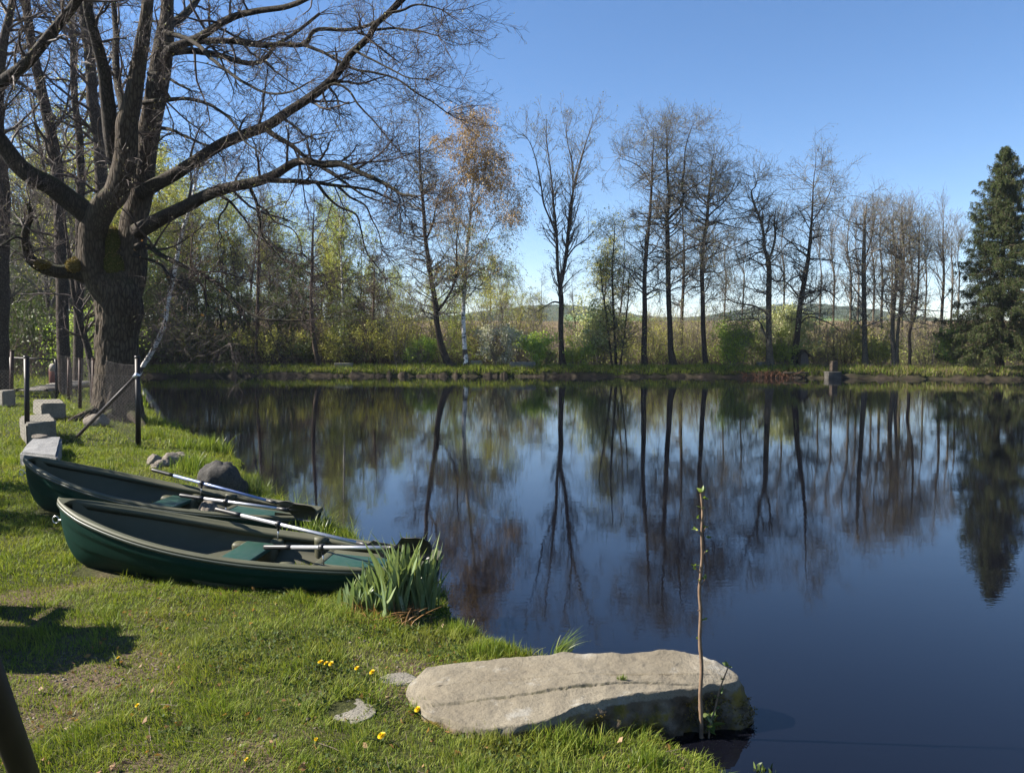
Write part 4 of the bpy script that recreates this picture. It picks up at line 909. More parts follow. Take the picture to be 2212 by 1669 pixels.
for k, (L, D_, lab) in enumerate((
    ([(140, 800, 27), (136, 700, 25), (133, 600, 24), (126, 400, 23), (112, 300, 22), (98, 230, 21), (75, 130, 19), (56, 10, 17), (48, -90, 18), (44, -170, 12)], 27, 'tall dark tree just left of the oak, its trunk leaning left through the crown'),
    ([(222, 800, 28), (221, 600, 27), (219, 417, 26), (214, 302, 25), (202, 226, 23), (194, 126, 20), (182, 60, 17), (172, -40, 16), (168, -140, 10)], 25.5, 'tall dark tree right behind the oak, rising between its two stems'),
    ([(168, 800, 20), (172, 500, 18), (175, 380, 17), (170, 280, 15), (160, 200, 14), (158, 100, 13), (154, -20, 9)], 30, 'slim dark tree behind the left stem of the oak'),
    ([(2, 800, 30), (4, 600, 28), (8, 420, 26), (-4, 260, 22), (4, 110, 17), (24, 20, 14), (40, -90, 10)], 26, 'thick dark trunk at the left edge behind the fence'))):
    C_, R_ = _pxs(L, D_, D_, 60); C_[:, 2] += (gz(C_[0, 0], C_[0, 1]) - .1 - C_[0, 2]) * np.exp(-np.linspace(0, 9, 60))
    stem_tree('dark_tree', lab, [(C_, R_)], D_, [dict(per_m=2.2, len=(.9, 2.8), ang=(40, 80), t0=.25, rr=.4, rmin=.01, rmax=.05, K=8, wander=.16, trop=.02, S=4), dict(n=7, len=(.4, 1.3), ang=(30, 60), t0=.15, rr=.6, rmin=.007, rmax=.016, K=5, wander=.2, trop=.03, S=3), dict(n=5, len=(.2, .6), ang=(25, 60), t0=.2, rr=.7, rmin=.0045, rmax=.008, K=4, wander=.2, trop=.03, S=3, tip=.6)], 140 + k, 'alder', 'oak_twig', buds=.4, bsize=.05)

# ---- bushes
def bush(name, label, px, D, top, wpx, leafm, twigm='grey_twig', n=2600, lsize=.09, seed=1, group=None, shape=1.0, stems=26, cat='bush', dens=1.0, lift=0.0):
    r = np.random.default_rng(seed); p = onground(px, D); H = at(px, top, D)[2] - p[2]; W = pw(wpx, D) * .5
    root = thing(name, label, cat, p, group)
    az = r.random(stems) * 2 * PI; rad = W * .35 * np.sqrt(r.random(stems))
    P0 = np.stack([rad * np.cos(az), rad * np.sin(az), np.full(stems, -.1)], -1)
    out = (.25 + .65 * r.random(stems)) * W / max(H, .3) * shape
    Dv = nrm(np.stack([np.cos(az) * out, np.sin(az) * out, np.ones(stems)], -1))
    L = H * (.7 + .4 * r.random(stems)) / np.maximum(.5, Dv[:, 2]) * .95
    pts, rd = grow(P0 + p, Dv, L, np.full(stems, .010 + .0022 * H), 8, r, .12, .0)
    tw = MB(); tubes(tw, pts, rd, 4)
    P, Dd_, R, t, _ = spawn(pts, rd, 9, r, .12, 1., (25, 65)); a, b = grow(P, Dd_, (.2 + .28 * H * r.random(len(P))) * (1.1 - .5 * t), np.clip(R * .6, .006, .012), 5, r, .17, .02); tubes(tw, a, b, 3)
    P, Dd_, R, t, _ = spawn(a, b, 4, r, .2, 1., (25, 65)); c, d = grow(P, Dd_, .1 + .12 * H * r.random(len(P)), np.clip(R * .7, .005, .008), 4, r, .2, .02); tubes(tw, c, d, 3)
    if n and leafm:
        Q = np.concatenate([c[:, 1:].reshape(-1, 3), a[:, 2:].reshape(-1, 3)])
        cl = fbm((Q - p) * (2.6 / max(H, .8)) + seed, 2); Q = Q[(cl > .47) & (Q[:, 2] > p[2] + lift * H)]
        Q = Q[r.integers(0, len(Q), n)] + r.normal(size=(n, 3)) * .05 * (1 + .4 * H)
        leafcards(tw, Q, lsize, r, .6, up=(0, 0, .2), mi=1)
    tw.build('branches', [M[twigm], M[leafm or 'bud']], root); return root
bush('blossom_bush', 'bush full of white blossom right of the birch, in front of the far field', 1078, 51.0, 688, 88, 'blossom', n=4200, lsize=.12, seed=2)
bush('green_bush', 'bright green bush between the white blossom bush and the vase shaped tree', 1166, 51.2, 716, 100, 'green', n=4600, lsize=.12, seed=3)
bush('green_bush', 'small green bush at the foot of the leaning tree, left of the birch', 905, 51.8, 726, 76, 'green', n=3600, lsize=.12, seed=4)
bush('green_bush', 'low bright green bush just right of the vase shaped tree', 1243, 51, 733, 70, 'spring', n=3200, lsize=.11, seed=5)
bush('cherry_bush', 'pale yellow green flowering bush right of the vase shaped tree', 1285, 51.8, 648, 90, 'cherry', n=6500, lsize=.13, seed=6)
WB = [stem_to_ground(L, 51.0, 40) for L in ([(1330, 800, 10), (1328, 740, 9), (1324, 660, 8), (1322, 580, 6), (1326, 520, 4), (1328, 476, 1.6)], [(1322, 800, 7), (1316, 740, 7), (1306, 660, 6), (1298, 600, 4), (1296, 556, 1.6)], [(1338, 800, 7), (1346, 740, 6), (1354, 670, 5), (1358, 610, 3), (1360, 570, 1.5)])]
stem_tree('willow_tree', 'airy young tree with hanging olive green twigs left of the first alder', WB, 51.0, [dict(per_m=5.5, len=(.5, 1.9), ang=(35, 75), t0=.08, rr=.5, rmin=.009, rmax=.03, K=6, wander=.14, trop=.02, S=4), dict(n=7, len=(.35, 1.0), ang=(30, 70), t0=.2, rr=.6, rmin=.006, rmax=.012, K=5, wander=.16, trop=-.12, S=3), dict(n=4, len=(.25, .7), ang=(25, 60), t0=.2, rr=.6, rmin=.005, rmax=.007, K=4, wander=.12, trop=-.22, S=3, tip=.7)], 71, 'alder', 'alder_twig', buds=.6, budm='olive', bsize=.09, nb=3)
bush('willow_bush', 'olive green bush behind the foot of the first alder', 1405, 53.5, 640, 90, 'olive', n=3200, lsize=.08, seed=8)
bush('brown_bush', 'russet brown thicket between the forked alder and the round topped alder', 1490, 54, 640, 110, 'russet', n=2600, lsize=.07, seed=9)
bush('brown_bush', 'russet brown thicket behind the first two alders', 1425, 56, 655, 90, 'russet', n=2000, lsize=.07, seed=10)
bush('green_bush', 'leafy dark green bush left of the twisted alder', 1590, 51.2, 690, 90, 'green', n=5600, lsize=.12, seed=11)
bush('green_bush', 'dark green bush close behind the twisted alder', 1632, 53.2, 680, 80, 'darkgreen', n=4200, lsize=.10, seed=12)
bush('cherry_bush', 'large pale green leafy bush between the twisted and the leaning alder', 1704, 52.0, 652, 110, 'cherry', n=8500, lsize=.13, seed=13)
bush('green_bush', 'yellow green lower bush left of the leaning alder foot', 1688, 50.9, 708, 70, 'spring', n=4200, lsize=.12, seed=14)
bush('brown_bush', 'brown twiggy bush behind the board hut', 1775, 52, 690, 100, 'russet', n=1300, lsize=.06, seed=15)
bush('brown_bush', 'dark brown twiggy bush left of the ivy trunk', 1822, 51, 680, 90, 'olive', 'dead_twig', n=1400, lsize=.06, seed=16)
bush('willow_bush', 'olive yellow twiggy bush right of the ivy trunk', 1890, 50, 700, 120, 'olive', n=5200, lsize=.10, seed=17)
bush('brown_bush', 'wide reddish brown bush between the crooked tree and the spruce', 2005, 51, 688, 130, 'russet', n=1800, lsize=.06, seed=18)
bush('brown_bush', 'grey brown twiggy bush behind the two stemmed tree', 1945, 54, 660, 110, 'russet', n=1500, lsize=.06, seed=19)
bush('green_bush', 'narrow bright green young bush left of the spruce', 2062, 48.6, 700, 60, 'green', n=3600, lsize=.11, seed=20)
bush('brown_bush', 'orange brown low bush at the left foot of the spruce', 2110, 47.6, 748, 70, 'russet', n=1400, lsize=.07, seed=22)
bush('willow_bush', 'olive brush with a bent pale stem left of the leaning tree', 872, 52.5, 600, 120, 'olive', n=3600, lsize=.08, seed=23)
bush('willow_bush', 'yellow olive drooping bush behind the birch trunk', 985, 54.5, 640, 110, 'spring', n=4200, lsize=.08, seed=24)
bush('willow_bush', 'brown green hanging bush right of the birch', 1060, 56, 580, 90, 'olive', n=3400, lsize=.08, seed=25)
bush('brown_bush', 'low brown bush beyond the vase shaped tree', 1190, 58, 665, 110, 'russet', n=1600, lsize=.07, seed=26)
bush('brown_bush', 'bare brown bush beside the white blossom bush, left of the vase shaped tree', 1125, 55, 640, 80, 'olive', n=1300, lsize=.07, seed=27)
bush('green_bush', 'sunlit green bush behind the fence, left of the oak trunk', 168, 33, 650, 120, 'green', n=2600, lsize=.09, seed=28)
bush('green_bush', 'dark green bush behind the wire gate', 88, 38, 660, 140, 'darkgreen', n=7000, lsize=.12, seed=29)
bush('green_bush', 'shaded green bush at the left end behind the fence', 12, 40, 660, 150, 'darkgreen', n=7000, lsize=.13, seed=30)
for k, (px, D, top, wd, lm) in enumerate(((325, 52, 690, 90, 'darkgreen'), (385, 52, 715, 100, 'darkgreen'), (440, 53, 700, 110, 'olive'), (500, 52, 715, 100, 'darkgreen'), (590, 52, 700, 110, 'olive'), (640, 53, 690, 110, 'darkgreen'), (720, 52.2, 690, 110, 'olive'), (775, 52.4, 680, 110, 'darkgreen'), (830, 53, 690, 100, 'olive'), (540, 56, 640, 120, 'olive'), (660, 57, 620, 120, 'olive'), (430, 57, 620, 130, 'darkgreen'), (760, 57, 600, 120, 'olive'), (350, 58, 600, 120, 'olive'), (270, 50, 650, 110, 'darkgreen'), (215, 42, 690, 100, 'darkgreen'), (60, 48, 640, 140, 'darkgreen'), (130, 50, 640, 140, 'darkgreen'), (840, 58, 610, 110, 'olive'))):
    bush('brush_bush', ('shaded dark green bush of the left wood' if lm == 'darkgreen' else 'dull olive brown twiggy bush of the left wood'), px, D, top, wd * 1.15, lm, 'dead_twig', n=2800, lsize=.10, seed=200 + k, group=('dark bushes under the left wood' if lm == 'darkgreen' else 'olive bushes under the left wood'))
# russet scrub of the far meadow and deep brush: nobody could count it
def scrub(name, x0, x1, y0, y1, h, n, leafm, twigm, seed, lab, f=None, lcount=0, ls=.08):
    r = np.random.default_rng(seed); X_ = x0 + (x1 - x0) * r.random(n * 2); Y_ = y0 + (y1 - y0) * r.random(n * 2)
    k = (n2(X_, Y_, .35, 2, seed) > .42) & (pond_sd(X_, Y_) > 1.2); X_, Y_ = X_[k][:n], Y_[k][:n]; n = len(X_)
    P = np.stack([X_, Y_, height(X_, Y_) - .05], -1); H = h * (.45 + .75 * r.random(n)) * (.6 + .8 * n2(X_, Y_, .3, 2, seed + 3))
    pts, rd = grow(P, nrm(np.stack([.35 * r.normal(size=n), .35 * r.normal(size=n), np.ones(n)], -1)), H, np.full(n, .014), 6, r, .1, .02)
    m = MB(); tubes(m, pts, rd, 3)
    Pq, Dq, R, t, _ = spawn(pts, rd, 7, r, .2, 1., (25, 60)); a, b = grow(Pq, Dq, .2 + .5 * r.random(len(Pq)), np.full(len(Pq), .007), 4, r, .18, .03); tubes(m, a, b, 3)
    if lcount:
        Q = a[:, 1:].reshape(-1, 3); Q = Q[r.integers(0, len(Q), lcount)] + .06 * r.normal(size=(lcount, 3)); leafcards(m, Q, ls, r, .5, mi=1)
    tag(m.build(name, [M[twigm], M[leafm]]), lab, 'brush', kind='stuff')
scrub('russet_scrub', -2, 44, 57, 74, 3.2, 2300, 'russet', 'birch_twig', 301, 'russet brown scrub between the far bank and the field', lcount=22000, ls=.09)
scrub('olive_scrub', 8, 46, 56, 68, 3.4, 1500, 'olive', 'birch_twig', 305, 'olive brown scrub behind the row of alders', lcount=20000, ls=.10)
scrub('green_scrub', -6, 42, 52, 58, 1.25, 2300, 'spring', 'birch_twig', 304, 'yellow green undergrowth along the far bank', lcount=32000, ls=.10)
scrub('undergrowth', -34, 0, 52, 66, 3.2, 3200, 'olive', 'dead_twig', 302, 'tangled olive brown undergrowth of the left wood', lcount=44000, ls=.12)
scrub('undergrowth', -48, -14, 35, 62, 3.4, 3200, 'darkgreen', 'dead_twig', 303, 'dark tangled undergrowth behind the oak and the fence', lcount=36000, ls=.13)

# ================================================================== boats
BL = 3.27
def boat_curves(u):
    u = np.asarray(u, float)
    b = .485 * np.where(u < .5, np.maximum(1 - (1 - np.minimum(u, .5) / .5) ** 2.3, 0) ** .78, 1 - .52 * np.maximum(0, (u - .5) / .5) ** 2.2)
    zs = .345 + .225 * np.maximum(0, 1 - u / .62) ** 1.9 + .03 * np.maximum(0, (u - .7) / .3) ** 2
    k = np.clip(1 - u / .13, 0, 1)
    zk = zs * (1 - (1 - k ** 3.0) ** (1 / 2.1))
    zk = np.minimum(zk + .07 * np.maximum(0, (u - .7) / .3) ** 2, zs)
    return b, zs, zk
def hull_section(u, n, inset=0.0, lift=0.0):
    b, zs, zk = boat_curves(u); b = np.maximum(b - inset, .0); zk = np.minimum(zk + lift, zs - .002)
    v = np.linspace(0, 1, n)
    vee = np.clip(1 - u / .35, 0, 1)
    y = (1 - vee) * (1 - (1 - v) ** 3.2) ** .62 + vee * v ** .62
    y = b * y
    z = zk + (zs - zk) * v
    if inset == 0:
        fade = np.clip(u / .1, 0, 1)
        y = y + fade * (.012 * sstep(.40, .44, v) + .014 * sstep(.70, .74, v) - .026 * sstep(.9, 1., v))
    return y, z
def build_boat(label, bow, stern, zb, zs_, roll, seed, group):
    """bow, stern: world xy of the keel ends; zb, zs_: keel heights there"""
    bow = np.array([*bow, zb]); stern = np.array([*stern, zs_])
    ex = nrm(stern - bow); ey = nrm(np.cross([0, 0, 1.], ex)); ez = np.cross(ex, ey)
    c, s = math.cos(roll), math.sin(roll); ey, ez = c * ey + s * ez, -s * ey + c * ez
    Rm = np.stack([ex, ey, ez], 1)
    W = lambda p: bow + (np.asarray(p, float) * 1.0) @ Rm.T
    root = thing('rowing_boat', label, 'boat', bow, group)
    us = np.concatenate([np.linspace(0, .14, 22)[:-1], np.linspace(.14, 1, 46)]); n = 26
    def loft(inset, lift, ux=us, flip=False):
        m = MB(); rows = []
        for u in ux:
            y, z = hull_section(u, n, inset, lift)
            x = np.full(n, u * BL) - .03 * (z / .5) ** 2 * np.clip(1 - u / .2, 0, 1)
            rows.append(np.concatenate([np.stack([x, y, z], -1)[::-1], np.stack([x, -y, z], -1)[1:]]))
        V = np.array(rows); k = V.shape[1]; i = np.arange(V.shape[0] * k).reshape(V.shape[:2])
        q = np.stack([i[:-1, :-1], i[1:, :-1], i[1:, 1:], i[:-1, 1:]], -1).reshape(-1, 4)
        m.add(W(V.reshape(-1, 3)), q[:, ::-1] if flip else q)
        m.l.append(i[-1] + m.n - V.size // 3 if not flip else i[-1][::-1] + m.n - V.size // 3); m.t.append(np.array([k])); m.mi.append(np.array([0], np.int32))
        return m, V
    h, V = loft(0, 0); h.build('hull', M['hull'], root)
    ui = us * .962 + .026
    h, Vi = loft(.035, .045, ui, True); h.build('inner_hull', M['olivep'], root)
    # gunwale: a swept moulded rail, both sides and across the stern
    b, zs, zk = boat_curves(us)
    xg = us * BL - .03 * (zs / .5) ** 2 * np.clip(1 - us / .2, 0, 1)
    left = np.stack([xg, b, zs], -1); right = np.stack([xg, -b, zs], -1)
    path = np.concatenate([left[::-1], right[1:]])
    T = nrm(np.gradient(path, axis=0)); O = nrm(np.cross(T, [0, 0, 1.]))
    cx = path - np.array([BL * .5, 0, 0]); sg = np.sign((O * cx).sum(1)); O = O * sg[:, None]
    O[np.abs(path[:, 0] - xg[0]) < 1e-6] = [-1, 0, 0]
    def sweep(prof, mat, name, close=True):
        m = MB(); wsc = np.clip(.35 + path[:, 0] / .5, .35, 1)
        ring = path[:, None, :] + O[:, None, :] * (np.array(prof)[None, :, 0] * wsc[:, None])[..., None] + np.array([0, 0, 1.]) * np.array(prof)[None, :, 1][..., None]
        # stop the inner lip from crossing the centre line at the bow
        i = np.arange(ring.shape[0] * ring.shape[1]).reshape(ring.shape[:2]); j = (np.arange(len(prof)) + 1) % len(prof)
        m.add(W(ring.reshape(-1, 3)), np.stack([i[:-1], i[1:], i[1:][:, j], i[:-1][:, j]], -1).reshape(-1, 4)); return m.build(name, mat, root)
    sweep([(-.062, -.055), (-.058, -.004), (-.05, .002), (-.026, .003), (-.022, .018), (-.008, .023), (.012, .020), (.028, .010), (.030, -.004), (.0, -.006)], M['olivep'], 'gunwale')
    sweep([(.000, -.007), (.031, -.005), (.036, -.014), (.033, -.030), (.020, -.036), (.0, -.030)], M['rimdark'], 'rub_rail')
    # bow cap and nose
    m = MB(); uu = np.linspace(0, .03, 8); bb, zz, _ = boat_curves(uu); xx = uu * BL - .03 * (zz / .5) ** 2 * np.clip(1 - uu / .2, 0, 1)
    L = np.stack([xx, bb, zz + .019], -1); Rr = np.stack([xx, -bb, zz + .019], -1); k = len(uu); mid = np.stack([xx, 0 * bb, zz + .030], -1)
    VV = np.concatenate([L, mid, Rr]); q = [[a, a + 1, k + a + 1, k + a] for a in range(k - 1)] + [[k + a, k + a + 1, 2 * k + a + 1, 2 * k + a] for a in range(k - 1)]
    m.add(W(VV), np.array(q)); m.build('bow_deck', M['olivep'], root)
    # stern deck ends: two corner caps, transom board
    b1, z1, k1 = boat_curves(1.0)
    for sd_ in (1, -1):
        m = MB()
        m.addp(W([(BL - .34, sd_ * (b1 + .0), z1 + .018), (BL + .012, sd_ * (b1 + .0), z1 + .02), (BL + .012, sd_ * .04, z1 + .014), (BL - .10, sd_ * .10, z1 + .012), (BL - .34, sd_ * (b1 + .0), z1 - .03), (BL + .012, sd_ * b1, z1 - .03), (BL + .012, sd_ * .04, z1 - .03), (BL - .10, sd_ * .10, z1 - .03)]),
               [[0, 1, 2, 3] if sd_ < 0 else [3, 2, 1, 0], [0, 3, 7, 4], [3, 2, 6, 7], [1, 5, 6, 2]])
        m.build('stern_deck', M['olivep'], root, smooth=False)
    # moulded floor
    m = MB(); fl = np.linspace(.12, .955, 24); bb, zz, kk = boat_curves(fl)
    VV = np.concatenate([np.stack([fl * BL, .62 * bb * np.clip(fl / .3, .2, 1), kk + .10], -1), np.stack([fl * BL, -.62 * bb * np.clip(fl / .3, .2, 1), kk + .10], -1)]); k = len(fl)
    m.add(W(VV), np.array([[a, k + a, k + a + 1, a + 1] for a in range(k - 1)])); m.build('floor', M['olivep'], root)
    def rbox(mm, c, hh, bev=.015, taper=None): 
        import bmesh
        bm = bmesh.new(); bmesh.ops.create_cube(bm, size=2)
        for v_ in bm.verts:
            f = 1 if taper is None or v_.co.z > 0 else taper
            v_.co = Vector((v_.co.x * hh[0] * f, v_.co.y * hh[1] * f, v_.co.z * hh[2]))
        bmesh.ops.bevel(bm, geom=list(bm.edges), offset=bev, segments=3, affect='EDGES', profile=.5)
        mm.addp(W(np.array([v_.co[:] for v_ in bm.verts]) + np.array(c)), [[v_.index for v_ in f.verts] for f in bm.faces]); bm.free()
    for (u0, u1, zt) in ((.455, .535, .235), (.70, .955, .255)):
        bm_, zm, km = boat_curves((u0 + u1) / 2); stern_ = u0 > .6
        sup = MB()
        if not stern_:
            for sd_ in (1, -1):
                sup = MB()
                rbox(sup, (((u0 + u1) / 2) * BL, sd_ * (bm_ - .125), (.11 + zt) / 2 + .01), ((u1 - u0) * BL * .62, .07, (zt - .11) / 2 + .02), .035)
                rbox(sup, (((u0 + u1) / 2 - .055) * BL, sd_ * (bm_ - .10), zt - .055), (.085, .075, .075), .05, .62)
                rbox(sup, ((u1 + .004) * BL, sd_ * (bm_ - .06), zt + .02), (.06, .05, .05), .028)
                sup.build('seat_support', M['olivep'], root)
        else:
            bE, _, _ = boat_curves(.90)
            rbox(sup, (((u0 + u1) / 2) * BL, 0, zt * .5 + .03), ((u1 - u0) * BL * .5, bE - .055, zt * .5), .03)
            for sd_ in (1, -1): rbox(sup, (((u0 + u1) / 2) * BL, sd_ * (bE - .115), zt + .028), ((u1 - u0) * BL * .5, .055, .026), .02)
            rbox(sup, ((u0 + .012) * BL, 0, zt + .028), (.04, bE - .06, .026), .02)
        if stern_: sup.build('seat_support', M['olivep'], root)
        st = MB()
        if not stern_: rbox(st, (((u0 + u1) / 2) * BL, 0, zt + .012), ((u1 - u0) * BL * .5, bm_ - .09, .02), .008)
        else: rbox(st, (((u0 + u1) / 2 + .012) * BL, 0, zt + .038), ((u1 - u0) * BL * .46, bE - .17, .012), .006)
        st.build('seat', M['seatg'], root)
    # row lock bosses moulded inside the rail
    for sd_ in (1, -1):
        u = .66; bb, zz, kk = boat_curves(u); m = MB(); a = np.linspace(0, 2 * PI, 25)[:-1]
        rr = np.linspace(1, .72, 6); VV = np.array([[(u * BL + .062 * f * math.cos(t_), sd_ * (bb - .05 + .045 * f * math.sin(t_)), zz + .012 - .19 * g_) for t_ in a] for f, g_ in zip(rr, np.linspace(0, 1, 6))])
        i = np.arange(VV.shape[0] * 24).reshape(VV.shape[:2]); j = (np.arange(24) + 1) % 24
        m.add(W(VV.reshape(-1, 3)), np.stack([i[:-1], i[1:], i[1:][:, j], i[:-1][:, j]], -1).reshape(-1, 4)); m.l.append(i[0]); m.t.append(np.array([24])); m.mi.append(np.array([0], np.int32))
        m.build('rowlock_boss', M['olivep'], root)
    # mooring ring on the stem
    a = np.linspace(0, 2 * PI, 25); m = MB(); tubes(m, W(np.stack([-.055 + .028 * np.cos(a), 0 * a, .40 + .03 * np.sin(a)], -1))[None], np.full((1, 25), .005), 6)
    bar(m, W((-.03, 0, .40)), W((.03, 0, .40)), .008, 8); m.build('mooring_ring', M['steel'], root)
    return root
GB = 'two green rowing boats drawn up on the bank'
build_boat('green rowing boat nearer the camera, bow on grass, stern behind the iris clump', (-3.91, 6.72), (-.64, 6.45), .175, -.08, math.radians(0), 1, GB)
build_boat('green rowing boat further from the camera, behind the other boat beside the dark boulder', (-5.39, 8.62), (-2.13, 8.32), .27, -.09, math.radians(0), 2, GB)

def oar(label, h, l, e, t, group, shaft='alu', seed=0):
    """pixels and distances: handle end, rowlock, shaft end, blade tip: (px,py,D)"""
    H = at(*h); E = at(*t); ax = nrm(E - H); Lt = np.linalg.norm(E - H)
    def along(q): # the point of the oar axis nearest the pixel ray
        d = ray(q[0], q[1]); d = d / np.linalg.norm(d); o = np.array([0, 0, ZC]); w0 = H - o
        a, b_, c = ax @ ax, ax @ d, d @ d; dd, ee = ax @ w0, d @ w0
        return (b_ * ee - c * dd) / (a * c - b_ * b_)
    sl_, se = along(l), along(e); root = thing('oar', label, 'oar', H, group)
    r_ = .0165
    m = MB(); bar(m, H + ax * .30, H + ax * se, r_, 14); m.build('shaft', M[shaft], root)
    m = MB(); prof = np.array([[0, .012], [.006, .019], [.02, .0215], [.10, .0205], [.25, .0205], [.305, .0205]])
    P = H + ax * prof[:, :1]; tubes(m, P[None], prof[None, :, 1], 14, cap=True); m.build('grip', M['black'], root)
    side = nrm(np.cross(ax, [0, 0, 1.])); up = np.cross(side, ax)
    m = MB(); P = H + ax * (sl_ + np.array([-.022, -.018, .018, .022]))[:, None]; tubes(m, P[None], np.array([[.018, .028, .028, .018]]), 14, cap=True)
    bar(m, H + ax * sl_, H + ax * sl_ - up * .06, .011, 8); m.build('collar', M['black'], root)
    m = MB(); bar(m, H + ax * sl_ - up * .045, H + ax * sl_ - up * .14, .006, 8); m.build('rowlock_pin', M['steel'], root)
    # spoon blade
    nu, nv = 22, 11; U_, V_ = np.meshgrid(np.linspace(0, 1, nu), np.linspace(-1, 1, nv), indexing='ij')
    bl = Lt - se; wd = .018 + .078 * sstep(.1, .48, U_) * (1 - .12 * sstep(.8, 1, U_)); tipc = .03 * (1 - V_ ** 2) * sstep(.8, 1, U_)
    th = .010 * (1 - .5 * U_) * (1 - .6 * np.abs(V_)) + .012 * np.exp(-(V_ / .16) ** 2) * (1 - U_)
    cup = .035 * (V_ ** 2) * sstep(.15, .7, U_) - .03 * U_
    bs = nrm(side * .55 + up * .83) if seed % 2 == 0 else nrm(side * .35 + up * .93); bn = np.cross(ax, bs)
    base = H + ax * (se + U_ * bl + tipc)[..., None] + bs * (wd * V_)[..., None] + bn * cup[..., None]
    top, bot = base + bn * th[..., None], base - bn * th[..., None]
    m = MB(); i = np.arange(nu * nv).reshape(nu, nv); q = np.stack([i[:-1, :-1], i[1:, :-1], i[1:, 1:], i[:-1, 1:]], -1).reshape(-1, 4)
    n_ = nu * nv; edge = np.concatenate([i[0, :], i[1:, -1], i[-1, -2::-1], i[-2:0:-1, 0]]); e2 = np.roll(edge, -1)
    m.add(np.concatenate([top.reshape(-1, 3), bot.reshape(-1, 3)]), np.concatenate([q, q[:, ::-1] + n_, np.stack([edge, edge + n_, e2 + n_, e2], -1)]))
    bar(m, H + ax * (se - .07), H + ax * (se + .06), .019, 12); m.build('blade', M['black'], root)
GO = 'oars laid in the rowing boats'
oar('silver oar lying across the far side of the nearer boat', (465, 1099, 7.1), (601, 1133, 6.95), (787, 1173, 6.5), (852, 1191, 6.3), GO, seed=0)
oar('silver oar on the near rail of the nearer boat, blade ending behind the iris leaves', (570, 1181, 6.5), (695, 1186, 6.25), (845, 1182, 5.9), (920, 1183, 5.75), GO, seed=1)
oar('bluish oar on the far side of the further boat, its handle over the grass', (328, 1014, 9.05), (436, 1044, 8.9), (588, 1083, 8.6), (676, 1107, 8.4), GO, 'alublue', seed=0)
oar('silver oar on the near rail of the further boat', (388, 1069, 8.3), (487, 1087, 8.15), (612, 1099, 7.95), (674, 1108, 7.85), GO, seed=1)

